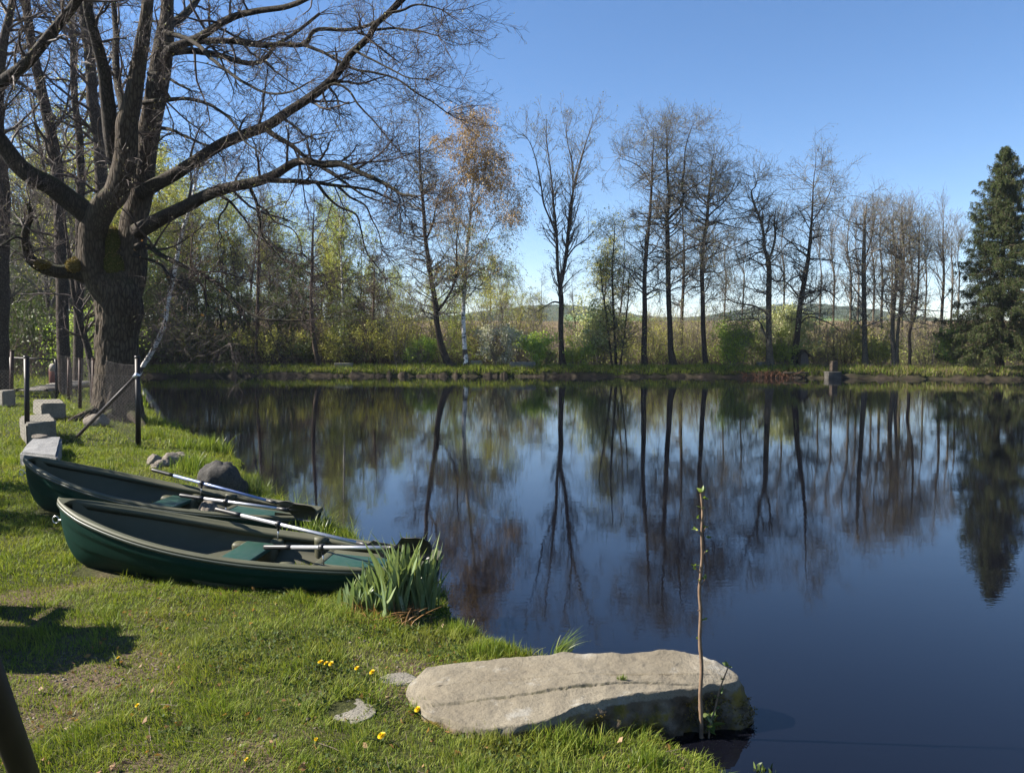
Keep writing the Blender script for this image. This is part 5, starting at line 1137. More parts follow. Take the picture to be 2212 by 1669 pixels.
# ================================================================== the flat rock at the water's edge
def build_slab():
    out = [(872, 1496, .15), (880, 1478, .165), (900, 1462, .18), (920, 1444, .205), (960, 1434, .22), (1040, 1424, .245), (1150, 1414, .27), (1240, 1411, .285), (1330, 1406, .315), (1380, 1406, .31), (1420, 1402, .32), (1465, 1405, .315), (1510, 1416, .30), (1552, 1434, .275), (1580, 1450, .25), (1594, 1464, .235), (1590, 1473, .235), (1570, 1477, .24), (1540, 1477, .245), (1505, 1479, .25), (1450, 1484, .255), (1400, 1492, .255), (1350, 1502, .25), (1300, 1508, .25), (1250, 1524, .235), (1200, 1542, .215), (1150, 1556, .205), (1100, 1562, .195), (1050, 1568, .18), (1000, 1562, .18), (955, 1548, .18), (915, 1528, .185)]
    O = np.array([onz(px, py, z) for px, py, z in out]); n = 220
    # close the outline, resample
    Q = np.vstack([O, O[:1]]); seg = np.linalg.norm(np.diff(Q, axis=0), axis=1); s = np.concatenate([[0], np.cumsum(seg)]); ss = np.linspace(0, s[-1], n + 1)[:-1]
    ring = np.stack([np.interp(ss, s, Q[:, k]) for k in range(3)], -1)
    ring[:, :2] += .030 * (np.stack([fbm(ring * 9 + 2, 3), fbm(ring * 9 + 7, 3)], -1) - .5) * 2
    for _ in range(1): ring = .5 * ring + .25 * (np.roll(ring, 1, 0) + np.roll(ring, -1, 0))
    cen = ring.mean(0); nxy = nrm(np.roll(ring, -1, 0)[:, :2] - np.roll(ring, 1, 0)[:, :2]); outn = np.stack([nxy[:, 1], -nxy[:, 0]], -1)
    if ((ring[:, :2] - cen[:2]) * outn).sum() < 0: outn = -outn
    crk = np.array([onz(px, py, .20 + .08 * (px - 900) / 530)[:2] for px, py in ((905, 1516), (960, 1512), (1040, 1506), (1110, 1500), (1180, 1492), (1240, 1485), (1300, 1478), (1370, 1470), (1430, 1466))])
    crk = catmull(np.column_stack([crk, np.zeros(len(crk))]), 80)[:, :2]; crk += .004 * np.random.default_rng(3).normal(size=crk.shape)
    rows, side, crack = [], [], []
    nt = 120
    axis_x = np.linspace(0, 1, n)
    for k in range(nt):                       # top: from spine to rim
        f = (k / (nt - 1)) ** .8
        sp = ring.copy(); sp[:, 1] = cen[1] + (ring[:, 1] - cen[1]) * .02; sp[:, 0] = cen[0] + (ring[:, 0] - cen[0]) * .78
        # spine height follows the rim at the same x
        p = sp * (1 - f) + ring * f; p[:, 2] = np.interp(p[:, 0], [cen[0] - .9, cen[0], cen[0] + .75], [.20, .275, .28]) * (1 - f) + ring[:, 2] * f
        dcr = np.min(np.linalg.norm(p[:, None, :2] - crk[None], axis=-1), axis=1)
        g = np.exp(-(dcr / .0055) ** 2) * (1 - .75 * vnoise(np.column_stack([p[:, :2] * 6, 0 * p[:, 0]]) + 3))
        p[:, 2] += .034 * (fbm(p * 3.2 + 2, 3) - .5) + .016 * (fbm(p * 14, 3) - .5) + .006 * (fbm(p * 45, 2) - .5) - .008 * g - .010 * sstep(.004, -.004, p[:, 1] - np.interp(p[:, 0], crk[:, 0], crk[:, 1]))
        rows.append(p); side.append(np.zeros(n)); crack.append(g * .9)
    lastp = rows[-1]; ns = 36; toward = np.clip(-outn[:, 1], 0, 1) + .6 * np.clip(outn[:, 0], 0, 1)
    for k in range(1, ns):
        t = k / (ns - 1); bul_f = .05 * math.sin(min(1, t * 2.5) * PI * .5) - .10 * t; bul_r = .13 * math.sin(min(1, t * 1.2) * PI * .5)
        p = lastp.copy(); rw = np.clip(outn[:, 0], 0, 1) ** 2; p[:, :2] += outn * (bul_f * (1 - rw) * (.35 + .65 * toward) + bul_r * rw)[:, None]
        p[:, 2] = lastp[:, 2] * (1 - t) + (-.25) * t - 0.0
        amp = sstep(0, .25, t)
        nn = fbm(np.column_stack([p[:, 0] * 5, p[:, 1] * 5, p[:, 2] * 4]) + 4, 4) - .5; n3 = fbm(p * 22 + 8, 3) - .5; notch = np.exp(-((p[:, 0] - onz(1300, 1560, .2)[0]) / .07) ** 2) * np.clip(-outn[:, 1], 0, 1)
        p[:, :2] += outn * (amp * (.12 * nn + .085 * n3 - .05 * notch * t))[:, None]
        rows.append(p); side.append(np.full(n, sstep(.0, .16, t)) * np.clip(toward * 1.6, 0, 1)); crack.append(np.zeros(n))
    V = np.array(rows); K = len(V); i = np.arange(K * n).reshape(K, n); j = (np.arange(n) + 1) % n
    m = MB().add(V.reshape(-1, 3), np.stack([i[:-1], i[:-1][:, j], i[1:][:, j], i[1:]], -1).reshape(-1, 4))
    m.l.append(i[0][::-1]); m.t.append(np.array([n])); m.mi.append(np.array([0], np.int32))
    root = thing('flat_rock', 'big flat sunlit rock slab with mossy sides jutting from the grass into the water', 'rock', cen * np.array([1, 1, 0]))
    o = m.build('rock_body', M['slab'], root)
    setattr_f(o, 'side', np.concatenate(side)); setattr_f(o, 'crack', np.concatenate(crack))
    import bmesh
    bm = bmesh.new(); bm.from_mesh(o.data); bmesh.ops.recalc_face_normals(bm, faces=bm.faces); bm.to_mesh(o.data); bm.free()
    # moss tufts on the sides
    r = np.random.default_rng(9); P = V[nt + 4:nt + 30].reshape(-1, 3); q = fbm(P * 6.5 + 1, 3); P = P[(q > .53) & (P[:, 2] > .0)]; P = P[r.integers(0, len(P), 5200)] + .007 * r.normal(size=(5200, 3))
    mm = MB(); leafcards(mm, P, .016, r, .5, up=(0, -.3, .3)); mm.build('moss', M['mossgold'], root)
    return V, root
SLAB, slab_root = build_slab()

# ---- stones
def rock(name, label, c, ax, seed, mat, group=None, rz=0.0, flat=0.0, cat='stone', rough=.34, sq=0.0):
    th, ph = np.meshgrid(np.linspace(0, 2 * PI, 49)[:-1], np.linspace(0, PI, 29)); d = np.stack([np.cos(th) * np.sin(ph), np.sin(th) * np.sin(ph), np.cos(ph)], -1)
    if sq: d = d / (np.abs(d) ** (2 + sq * 10)).sum(-1, keepdims=True) ** (1 / (2 + sq * 10))
    rr = 1 + rough * 1.5 * (fbm(d * 1.5 + seed, 2) - .5) + rough * .5 * (fbm(d * 5 + seed * 2, 3) - .5)
    # chipped planes
    r = np.random.default_rng(seed)
    for k in range(5):
        nn = nrm(r.normal(size=3)); lim = .62 + .25 * r.random(); pr = (d * nn).sum(-1) * rr; rr = np.where(pr > lim, rr * (lim / np.maximum(pr, 1e-6)) ** .75, rr)
    v = d * rr[..., None] * np.array(ax); cz, sz = math.cos(rz), math.sin(rz)
    v = np.stack([v[..., 0] * cz - v[..., 1] * sz, v[..., 0] * sz + v[..., 1] * cz, v[..., 2]], -1)
    if flat: v[..., 2] = np.minimum(v[..., 2], flat * ax[2] + .12 * ax[2] * (fbm(v * 6 / max(ax) + seed, 2) - .5))
    i = np.arange(th.size).reshape(th.shape); j = np.roll(np.arange(48), -1)
    o = MB().add(v + np.asarray(c), np.stack([i[:-1], i[1:], i[1:][:, j], i[:-1][:, j]], -1).reshape(-1, 4)).build(name, M[mat])
    mean = np.asarray(c, float); o.data.transform(Matrix.Translation(tuple(-mean))); o.location = tuple(mean)
    return tag(o, label, cat, group)
def gp(px, py, lift=0.0): q = gpt(px, py); return q + np.array([0, 0, lift])
GS = 'field stones lying at the water'
rock('field_stone', 'pale rounded stone, tallest of the small pile above the further boat', gp(371, 1002, .06), (.15, .13, .13), 3, 'fieldstone', GS)
rock('field_stone', 'brown broad stone behind the tallest stone of the pile', gp(388, 996, .04), (.18, .15, .11), 5, 'fieldstone', GS)
rock('field_stone', 'small pale stone at the left end of the pile', gp(333, 1004, .05), (.11, .10, .11), 7, 'fieldstone', GS)
rock('field_stone', 'low stone between the left and the tallest stone of the pile', gp(352, 1006, .03), (.12, .10, .08), 8, 'fieldstone', GS)
rock('field_stone', 'small stone half hidden by the oar handle end', gp(336, 1014, .02), (.09, .08, .07), 9, 'fieldstone', GS)
rock('dark_boulder', 'dark pointed boulder standing behind the further boat', gp(484, 1066, .02), (.34, .24, .36), 12, 'darkstone', None, .2, cat='rock', rough=.5)
rock('field_stone', 'flat brownish stone in the water above the dark boulder', at(496, 997, 12.2) * np.array([1, 1, 0]) + np.array([0, 0, .05]), (.19, .15, .10), 14, 'fieldstone', GS, flat=.7)
rock('field_stone', 'pale stone lying between the two boats', gp(450, 1128, .10), (.125, .11, .155), 15, 'fieldstone', GS)
rock('field_stone', 'small grey stone beside the pale stone between the boats', gp(478, 1133, .05), (.07, .06, .08), 16, 'fieldstone', GS)
rock('field_stone', 'pale rough stone at the foot of the oak behind the fence', gp(212, 920, .08), (.30, .2, .2), 17, 'fieldstone', GS)
rock('field_stone', 'flat reddish stone lying on the corner of the white granite block', onz(87, 943, .545), (.13, .08, .045), 18, 'fieldstone', GS, .25)
rock('paving_stone', 'flat grey stone sunk in the grass left of the big rock slab', gp(752, 1535, -.022), (.15, .17, .045), 21, 'granite', None, .5, flat=.5, rough=.3)
rock('paving_stone', 'small flat stone corner in the grass against the big rock slab', gp(860, 1470, -.006), (.13, .10, .04), 22, 'granite', None, .2, flat=.5, rough=.3)

def granite(label, corners, zg, h, mat, seed, group=None, rough=.012):
    """block from its four top corners (pixels, far left, far right, near right, near left) at height zg+h"""
    T = np.array([onz(px, py, zg + h) for px, py in corners]); B = T.copy(); B[:, 2] = zg - .06
    n = 14; r = np.random.default_rng(seed)
    import bmesh
    bm = bmesh.new(); vs = [bm.verts.new(p) for p in np.concatenate([T, B])]
    for f in ((3, 2, 1, 0), (4, 5, 6, 7), (0, 1, 5, 4), (1, 2, 6, 5), (2, 3, 7, 6), (3, 0, 4, 7)): bm.faces.new([vs[k] for k in f])
    bmesh.ops.recalc_face_normals(bm, faces=bm.faces)
    bmesh.ops.bevel(bm, geom=list(bm.edges), offset=.03, segments=2, affect='EDGES'); bmesh.ops.triangulate(bm, faces=bm.faces)
    bmesh.ops.subdivide_edges(bm, edges=bm.edges, cuts=4, use_grid_fill=True)
    bm.normal_update(); P = np.array([v.co[:] for v in bm.verts]); N = np.array([v.normal[:] for v in bm.verts])
    P = P + N * (rough * 3.2 * (fbm(P * 3 + seed, 3) - .5) + rough * 2. * (fbm(P * 11 + seed, 3) - .5))[:, None]
    o = MB().addp(P, [[v.index for v in f.verts] for f in bm.faces]).build('granite_block', M[mat], smooth=False); bm.free()
    c = B.mean(0); o.data.transform(Matrix.Translation(tuple(-c))); o.location = tuple(c); return tag(o, label, 'stone block', group)
GG = 'granite blocks in a row on the grass'
granite('rough white granite block behind the bow of the further boat, nearest of the row', [(70, 944), (134, 943), (124, 984), (42, 976)], .26, .26, 'granite_w', 1, GG, .012)
granite('long tan granite block next to the fence post, second of the row', [(41, 898), (109, 893), (122, 908), (56, 916)], .38, .33, 'granite', 2, GG)
granite('smooth pale granite block in front of the oak roots, third of the row', [(71, 863), (131, 862), (142, 870), (89, 872)], .40, .30, 'granite', 3, GG)
granite('granite block cut off by the left picture edge in front of the gate', [(-14, 843), (30, 840), (33, 842), (5, 845)], .40, .38, 'granite', 4, GG)

# ================================================================== grass
SLAB_XY = SLAB[119][:, :2]
def inside(poly, x, y):
    ins = np.zeros(x.shape, bool)
    for a, b in zip(poly, np.roll(poly, -1, 0)):
        c = ((a[1] > y) != (b[1] > y)); xx = a[0] + (y - a[1]) * (b[0] - a[0]) / ((b[1] - a[1]) if b[1] != a[1] else 1e-9); ins ^= c & (x < xx)
    return ins
PAV = [gp(750, 1532)[:2], gp(860, 1470)[:2]]
def lawn_pts(x0, x1, y0, y1, dens, r, clear=True):
    n = int((x1 - x0) * (y1 - y0) * dens); x = x0 + (x1 - x0) * r.random(n); y = y0 + (y1 - y0) * r.random(n)
    k = (np.abs(x + .0) < .69 * y + .5) | (x < 0) & (x > -.85 * y - .9); x, y = x[k], y[k]
    d = pond_sd(x, y); z = height(x, y, d); k = (z > .02) & (d > -.12); x, y, d, z = x[k], y[k], d[k], z[k]
    if clear:
        k = ~inside(SLAB_XY, x, y)
        for c, rr in zip(PAV, ((.10, .12), (.08, .06))): k &= ((x - c[0]) / rr[0]) ** 2 + ((y - c[1]) / rr[1]) ** 2 > 1
        for bw, st_ in (((-3.87, 6.72), (-.60, 6.45)), ((-5.39, 8.62), (-2.13, 8.32))):       # worn thin under the hulls
            u = ((x - bw[0]) * (st_[0] - bw[0]) + (y - bw[1]) * (st_[1] - bw[1])) / ((st_[0] - bw[0]) ** 2 + (st_[1] - bw[1]) ** 2)
            dd = np.hypot(x - bw[0] - u * (st_[0] - bw[0]), y - bw[1] - u * (st_[1] - bw[1])); k &= ~((u > .06) & (u < 1) & (dd < .27))
        x, y, d, z = x[k], y[k], d[k], z[k]
    return x, y, d, z
def lawn():
    r = np.random.default_rng(12); gm = MB(); cm = MB(); dm = MB()
    for (x0, x1, y0, y1, dens, hs, ws) in ((-3.9, 1.4, 2.3, 4.2, 9800, .85, .95), (-5.2, 1.2, 4.2, 6.2, 6600, .92, 1.1), (-7.4, 0, 6.2, 9, 3600, 1.15, 1.5), (-9.5, -2, 9, 14, 1600, 1.2, 2.2), (-17, -5, 14, 24, 420, 1.5, 4.0), (-32, -10, 24, 48, 70, 2.6, 9.0)):
        x, y, d, z = lawn_pts(x0, x1, y0, y1, dens, r)
        b = bareness(x, y); keep = r.random(len(x)) < np.clip(1.12 - 2.4 * np.maximum(0, b - .47), .07, 1); x, y, d, z, b = x[keep], y[keep], d[keep], z[keep], b[keep]
        n = len(x); patch = n2(x, y, 1.7, 3, 40); tuft = n2(x, y, 5.5, 2, 44)
        H = (.016 + .040 * patch * r.random(n) + .070 * sstep(.50, .72, tuft) * r.random(n) ** 1.3) * hs * (1.35 - .9 * np.clip(b - .3, 0, .6))
        edge = (1 - sstep(.05, .42, d)) * sstep(.38, .62, n2(x, y, 2.2, 2, 50)); H = H * (1 + 2.2 * edge * r.random(n))
        # the blades of one tuft comb the same way
        az = 6.28 * 2 * n2(x, y, 2.4, 2, 60) + 1.1 * r.normal(size=n)
        P = np.stack([x, y, z - .004], -1)
        blades(gm, P, H, (.0028 + .0022 * r.random(n)) * ws, r, lean=1.15, K=3, az=az)
    tag(gm.build('grass', M['grass']), 'short patchy lawn grass on the bank', 'grass', kind='stuff')
    # clover and broad leaves between the blades
    x, y, d, z = lawn_pts(-2.6, 1.3, 2.5, 6.2, 1500, r); k = (n2(x, y, 1.9, 3, 71) > .55) & (bareness(x, y) < .45); x, y, z = x[k], y[k], z[k]; n = len(x)
    leafcards(cm, np.stack([x, y, z + .012 + .02 * r.random(n)], -1), .018, r, .85, up=(0, 0, .5)); tag(cm.build('clover', M['weed']), 'clover and small broad leaves between the grass', 'ground cover', kind='stuff')
    # dry stalks
    x, y, d, z = lawn_pts(-2.8, 1.3, 2.5, 6.6, 150, r); n = len(x)
    blades(dm, np.stack([x, y, z], -1), .03 + .05 * r.random(n), np.full(n, .003), r, lean=2.2, K=3)
    tag(dm.build('dry_stalks', M['straw']), 'dry straw stalks lying in the lawn', 'grass', kind='stuff')
lawn()
def litter():
    r = np.random.default_rng(17); x, y, d, z = lawn_pts(-2.8, 1.2, 2.5, 7, 300, r); b = bareness(x, y); k = (b > .42) & (d > .15); x, y, z = x[k], y[k], z[k]; n = len(x)
    m = MB(); u, v = np.meshgrid(np.linspace(0, 2 * PI, 7)[:-1], np.linspace(0, PI, 5)); D = np.stack([np.cos(u) * np.sin(v), np.sin(u) * np.sin(v), .6 * np.cos(v)], -1).reshape(-1, 3)
    S = (.003 + .011 * r.random(n) ** 4)[:, None, None]; V = np.stack([x, y, z + .001], -1)[:, None] + D[None] * S * (1 + .35 * r.normal(size=(n, len(D), 1)))
    i = np.arange(30).reshape(5, 6); j = (np.arange(6) + 1) % 6; q = np.stack([i[:-1], i[1:], i[1:][:, j], i[:-1][:, j]], -1).reshape(-1, 4)
    m.add(V.reshape(-1, 3), (q[None] + (np.arange(n) * 30)[:, None, None]).reshape(-1, 4)); tag(m.build('pebbles', M['fieldstone']), 'small pebbles on the bare soil', 'gravel', kind='stuff')
    x, y, d, z = lawn_pts(-2.8, 1.2, 2.5, 7.5, 45, r); m = MB(); leafcards(m, np.stack([x, y, z + .015], -1), .032, r, .6, up=(0, 0, .0)); tag(m.build('leaf_litter', M['dryleaf']), 'scraps of dry brown leaves in the lawn', 'leaf litter', kind='stuff')
    x, y, d, z = lawn_pts(-2.8, 1.2, 2.5, 7.5, 14, r); n = len(x); m = MB(); a, b = grow(np.stack([x, y, z + .012], -1), nrm(np.stack([r.normal(size=n), r.normal(size=n), .05 * r.normal(size=n)], -1)), .04 + .12 * r.random(n), np.full(n, .0025), 5, r, .12); tubes(m, a, b, 4); tag(m.build('twig_litter', M['birch_twig']), 'small dry twigs lying in the lawn', 'twigs', kind='stuff')
litter()
def tuft(name, label, px, py, n, H, W, spread, mat, seed, lean=.5, wind=(0, 0), group=None, cat='grass tuft', z=None, wl=.006, parts=None):
    r = np.random.default_rng(seed); c = gp(px, py) if z is None else onz(px, py, z)
    k = r.normal(size=(n, 2)) * np.array(spread) * .55; P = np.stack([c[0] + k[:, 0], c[1] + k[:, 1], np.zeros(n)], -1); P[:, 2] = np.maximum(height(P[:, 0], P[:, 1]), -.02) - .01 if z is None else z
    m = MB(); h = H * (.45 + .6 * r.random(n)) * np.exp(-.25 * (np.abs(k) / np.array(spread)).sum(1))
    blades(m, P, h, np.full(n, W) * (.6 + .7 * r.random(n)), r, lean=lean, wind=wind, K=5)
    o = m.build(name, M[mat]); o.data.transform(Matrix.Translation(tuple(-c))); o.location = tuple(c); return tag(o, label, cat, group)
GT = 'tufts of taller grass along the shore'
tuft('grass_tuft', 'lush bright green tuft left of the dark boulder', 430, 1020, 420, .42, .010, (.30, .35), 'lush', 1, .55, group=GT)
tuft('grass_tuft', 'lush tuft at the waterline above the boulder and the flat brown stone', 462, 975, 320, .42, .010, (.26, .25), 'lush', 2, .5, group=GT)
tuft('grass_tuft', 'green tuft behind the pile of pale stones', 405, 968, 220, .3, .009, (.28, .22), 'lush', 3, .6, group=GT)
tuft('grass_tuft', 'dark reedy tuft in the shade right of the dark boulder', 545, 1068, 260, .42, .008, (.22, .25), 'darkgreen', 4, .5, group=GT)
tuft('grass_tuft', 'bright tuft of long leaves between the sterns of the two boats', 678, 1168, 190, .34, .013, (.20, .16), 'lush', 5, .55, group=GT)
tuft('grass_tuft', 'bright yellow green tuft at the waterline behind the left end of the rock slab', 1062, 1412, 420, .15, .0055, (.17, .10), 'lush', 6, .55, group=GT)
tuft('grass_tuft', 'small tuft at the shore between the iris clump and the rock slab', 990, 1362, 260, .14, .005, (.16, .10), 'lush', 7, .6, group=GT)
tuft('grass_tuft', 'thin windblown tuft sticking out behind the rock slab', 1212, 1412, 70, .2, .0045, (.05, .04), 'lush', 8, .6, (.75, 0), GT, z=.18)
tuft('grass_tuft', 'tiny tuft growing in the crack of the rock slab', 1346, 1467, 50, .04, .0035, (.03, .012), 'lush', 9, .9, group=GT, z=.272)
tuft('grass_tuft', 'dark green tuft against the mossy front of the rock slab', 1215, 1612, 420, .17, .0055, (.20, .10), 'grass', 10, .7, group=GT)
for k, (px, py, lab) in enumerate(((905, 1532, 'short tuft overlapping the left end of the rock slab'), (968, 1562, 'short tuft at the near left edge of the rock slab'), (1035, 1582, 'short tuft along the near edge of the rock slab, between two others'), (1105, 1580, 'short tuft near the middle of the near edge of the rock slab'), (1165, 1580, 'short tuft where the near edge of the slab turns mossy'))):
    tuft('grass_tuft', lab, px, py, 150, .095, .005, (.07, .045), 'grass', 60 + k, .9, group=GT)
tuft('grass_tuft', 'tuft of grass at the near shore under the mossy corner of the rock slab', 1400, 1650, 330, .12, .0055, (.09, .07), 'lush', 11, .7, group=GT)
tuft('grass_tuft', 'tuft at the foot of the fence post next to the oak', 330, 945, 300, .32, .010, (.5, .35), 'grass', 12, .6, group=GT)
tuft('grass_tuft', 'tuft along the shore under the wire netting', 350, 920, 260, .36, .012, (.45, .5), 'grass', 13, .6, group=GT)

# iris clump
def iris():
    r = np.random.default_rng(31); c = gp(850, 1318)
    root = thing('iris_clump', 'clump of broad grey green iris leaves at the stern of the nearer boat', 'plant', c)
    m = MB(); dead = MB()
    spots = [(758, 1316, .25, 12), (776, 1320, .30, 12), (792, 1308, .36, 12), (808, 1324, .34, 16), (838, 1330, .36, 18), (862, 1322, .56, 24), (885, 1312, .58, 26), (905, 1316, .52, 22), (925, 1308, .48, 16), (850, 1304, .48, 14)]
    for px, py, H, n in spots:
        b = onz(px, py, .10)
        for _ in range(int(n * 1.35)):
            p0 = b + np.array([.045 * r.normal(), .05 * r.normal(), -.02]); h = H * (.55 + .55 * r.random()); w = .017 + .010 * r.random()
            az = r.random() * 6.28; ln = .10 + .42 * r.random() ** 1.6; d = np.array([math.cos(az), math.sin(az) * .7, 0]); wd = nrm(np.array([math.cos(az + 1.2 + .8 * r.normal()), math.sin(az + 1.2), 0]))
            fold = nrm(np.cross(wd, [0, 0, 1.])); K = 7; vs = []; droop = .35 * (r.random() < .14)
            for k in range(K + 1):
                t = k / K; cc = p0 + np.array([0, 0, 1.]) * h * (t - droop * max(0, t - .6) * 1.8) + d * h * ln * t ** 1.6 + d * droop * .3 * max(0, t - .6)
                ww = w * (.55 + .9 * t if t < .4 else .91 * (1 - ((t - .4) / .6) ** 2.2)) + .0006
                vs += [cc - wd * ww, cc + fold * ww * .22, cc + wd * ww]
            i = np.arange((K + 1) * 3).reshape(K + 1, 3); m.add(np.array(vs), np.stack([i[:-1, :-1], i[:-1, 1:], i[1:, 1:], i[1:, :-1]], -1).reshape(-1, 4))
    m.build('leaves', M['iris'], root)
    n = 150; k = np.array([onz(px, py, .11) for px, py in zip(755 + 150 * r.random(n), 1316 + 36 * r.random(n))])
    blades(dead, k, .05 + .10 * r.random(n), .005 + .008 * r.random(n), r, lean=2.4, K=4); dead.build('withered_leaves', M['dryleaf'], root)
iris()

# dandelions
def dandelions():
    labs = ['largest dandelion of the cluster on the lawn, leftmost', 'middle dandelion of the cluster on the lawn', 'right dandelion of the cluster on the lawn', 'lone dandelion between the cluster and the rock slab', 'flattened dandelion near the small flat stone corner', 'dandelion at the near left corner of the rock slab', 'big open dandelion in the foreground grass', 'small orange dandelion low in the foreground grass', 'small dandelion at the edge of the bare soil', 'dandelion beside the bare sandy patch', 'dandelion at the bottom edge of the lawn']
    for k, ((px, py, s), lab) in enumerate(zip(((692, 1436, 1.0), (706, 1438, .8), (715, 1441, .9), (771, 1449, .8), (804, 1458, .95), (900, 1535, 1.0), (824, 1597, 1.15), (683, 1608, .6), (255, 1428, .55), (296, 1533, .65), (532, 1647, .55)), labs)):
        r = np.random.default_rng(500 + k); g = gp(px, py + 8); root = thing('dandelion', 'yellow ' + lab, 'flower', g, 'dandelions in the lawn')
        top = g + np.array([.004 * r.normal(), .004 * r.normal(), .042 * (.8 + .4 * r.random())])
        m = MB(); bar(m, g - np.array([0, 0, .01]), top, .0022, 6); m.build('stem', M['weed'], root)
        m = MB(); n = 110; ring = np.sqrt(np.arange(n) / n); a = np.arange(n) * 2.399963; R = .0155 * s
        tilt = nrm(np.array([-.25 + .2 * r.normal(), -.45 + .2 * r.normal(), 1.])); U = nrm(np.cross(tilt, [1., 0, .1])); V = np.cross(tilt, U)
        dr = np.cos(a)[:, None] * U + np.sin(a)[:, None] * V
        D = nrm(dr * (.25 + 1.1 * ring)[:, None] + tilt * (1.05 - ring)[:, None]); W = nrm(np.cross(D, tilt) + 1e-5)
        L = (R * (.7 + .35 * ring))[:, None]; P = top + dr * (R * .18 * ring)[:, None]; w = R * .10
        m.add(np.stack([P - W * w, P + W * w, P + D * L + W * w * 1.3, P + D * L - W * w * 1.3], 1).reshape(-1, 3), np.arange(4 * n).reshape(n, 4)); m.build('flower_head', M['yellow'], root, smooth=False)
        if k in (0, 5, 6, 8):
            m = MB(); n = 7; blades(m, np.repeat(g[None], n, 0), np.full(n, .06), np.full(n, .016), r, lean=2.6, K=4); m.build('leaves', M['weed'], root)
dandelions()
def fallen_leaf(px, py, s, rz, lab):
    c = gp(px, py, .02); u, v = np.meshgrid(np.linspace(0, 1, 9), np.linspace(-1, 1, 5), indexing='ij')
    w = np.sin(PI * np.clip(u, .02, 1) ** .8) * .42 * (1 + .12 * np.sin(u * 22)); x = u - .5; y = w * v; z = .18 * v ** 2 + .10 * np.sin(u * 5)
    P = np.stack([x, y, z], -1) * s; R_ = np.array(Matrix.Rotation(rz, 3, 'Z') @ Matrix.Rotation(.5, 3, 'X')); i = np.arange(45).reshape(9, 5)
    o = MB().add(P.reshape(-1, 3) @ R_.T, np.stack([i[:-1, :-1], i[1:, :-1], i[1:, 1:], i[:-1, 1:]], -1).reshape(-1, 4)).build('fallen_leaf', M['dryleaf']); o.location = tuple(c); tag(o, lab, 'leaf', 'fallen leaves on the lawn')
fallen_leaf(988, 1637, .052, 1.2, 'orange brown fallen leaf standing in the foreground grass'); fallen_leaf(655, 1668, .045, .3, 'brown fallen leaf at the bottom edge of the lawn')

# sapling and the small shoot in front of the rock
def sapling(name, label, line, D, w0, w1, leaves, seed, side=()):
    r = np.random.default_rng(seed); P = np.array([at(px, py, D) for px, py in line]); P[0, 2] = -.25; C = catmull(P, 60); R = pw(np.linspace(w0, w1, 60), D) * .5
    R = R * (1 + .22 * np.exp(-((np.linspace(0, 1, 60)[:, None] - np.array([.12, .3, .43, .52, .6, .72, .83])[None]) / .008) ** 2).sum(1))
    root = thing(name, label, 'sapling', (C[0, 0], C[0, 1], 0)); m = MB(); tubes(m, C[None], R[None], 10)
    lf = MB()
    for (x0, y0, x1, y1) in side:
        a, b = at(x0, y0, D), at(x1, y1, D - .01); tubes(m, np.array([[a, .5 * (a + b) + [0, 0, -.004], b]]), np.array([[.0032, .0027, .002]]), 6)
    m.build('stem', M['sapbark'], root)
    for (x0, y0, n, s) in leaves:
        c = at(x0, y0, D - .005)
        for k in range(n):
            d = nrm(np.array([r.normal(), .7 * r.normal(), .35 + .3 * r.normal()])); wv = nrm(np.cross(d, r.normal(size=3))); nn = np.cross(d, wv); L = s * (.7 + .5 * r.random()); vs = []
            for q in range(6):
                t = q / 5; ww = L * .27 * math.sin(PI * min(1, t ** .75 + .02)) + .0003; cc = c + d * L * t + nn * L * .18 * t * t
                vs += [cc - wv * ww + nn * ww * .35, cc, cc + wv * ww + nn * ww * .35]
            i = np.arange(18).reshape(6, 3); lf.add(np.array(vs), np.stack([i[:-1, :-1], i[:-1, 1:], i[1:, 1:], i[1:, :-1]], -1).reshape(-1, 4))
    lf.build('leaves', M['lush'] if name == 'sapling' else M['weedleaf'], root)
M['sapbark'] = simple('sapling_bark', (.11, .07, .045), (.19, .13, .085), 30, .6, .3, .3, .002)
M['weedleaf'] = leafmat('alder_leaves', (.07, .11, .03), (.11, .15, .04), (.14, .17, .06), .35, .4, .4)
sapling('sapling', 'thin upright young tree with tiny opening leaves rising in front of the rock slab', [(1515, 1604), (1514, 1560), (1512, 1500), (1515, 1440), (1511, 1380), (1513, 1320), (1510, 1280), (1513, 1240), (1516, 1200), (1515, 1150), (1517, 1110), (1515, 1080), (1513, 1065)], 4.09, 9.5, 4.5,
        [(1514, 1062, 5, 0.032), (1520, 1076, 4, 0.025), (1512, 1095, 3, 0.023), (1504, 1118, 2, 0.023), (1502, 1142, 4, 0.026), (1524, 1138, 4, .02), (1526, 1160, 3, .02), (1524, 1190, 3, .02), (1500, 1222, 4, 0.026), (1503, 1228, 2, 0.023), (1522, 1250, 4, 0.025), (1508, 1252, 2, 0.019), (1520, 1338, 2, 0.026), (1506, 1380, 2, 0.023)], 1,
        [(1516, 1158, 1504, 1142), (1516, 1150, 1524, 1138), (1515, 1200, 1523, 1190), (1512, 1238, 1501, 1222), (1514, 1270, 1507, 1250), (1515, 1262, 1522, 1250), (1514, 1312, 1506, 1318)])
sapling('alder_shoot', 'short leafy shoot leaning right beside the thin sapling', [(1526, 1606), (1532, 1572), (1541, 1540), (1548, 1512), (1555, 1485), (1566, 1456), (1573, 1438)], 4.09, 4.5, 2.5,
        [(1573, 1437, 5, .03), (1561, 1466, 3, .022), (1557, 1490, 4, .024), (1549, 1506, 3, .022), (1546, 1530, 2, .03), (1534, 1552, 4, .055), (1538, 1560, 4, .06), (1528, 1570, 4, .05), (1540, 1578, 3, .045)], 4)
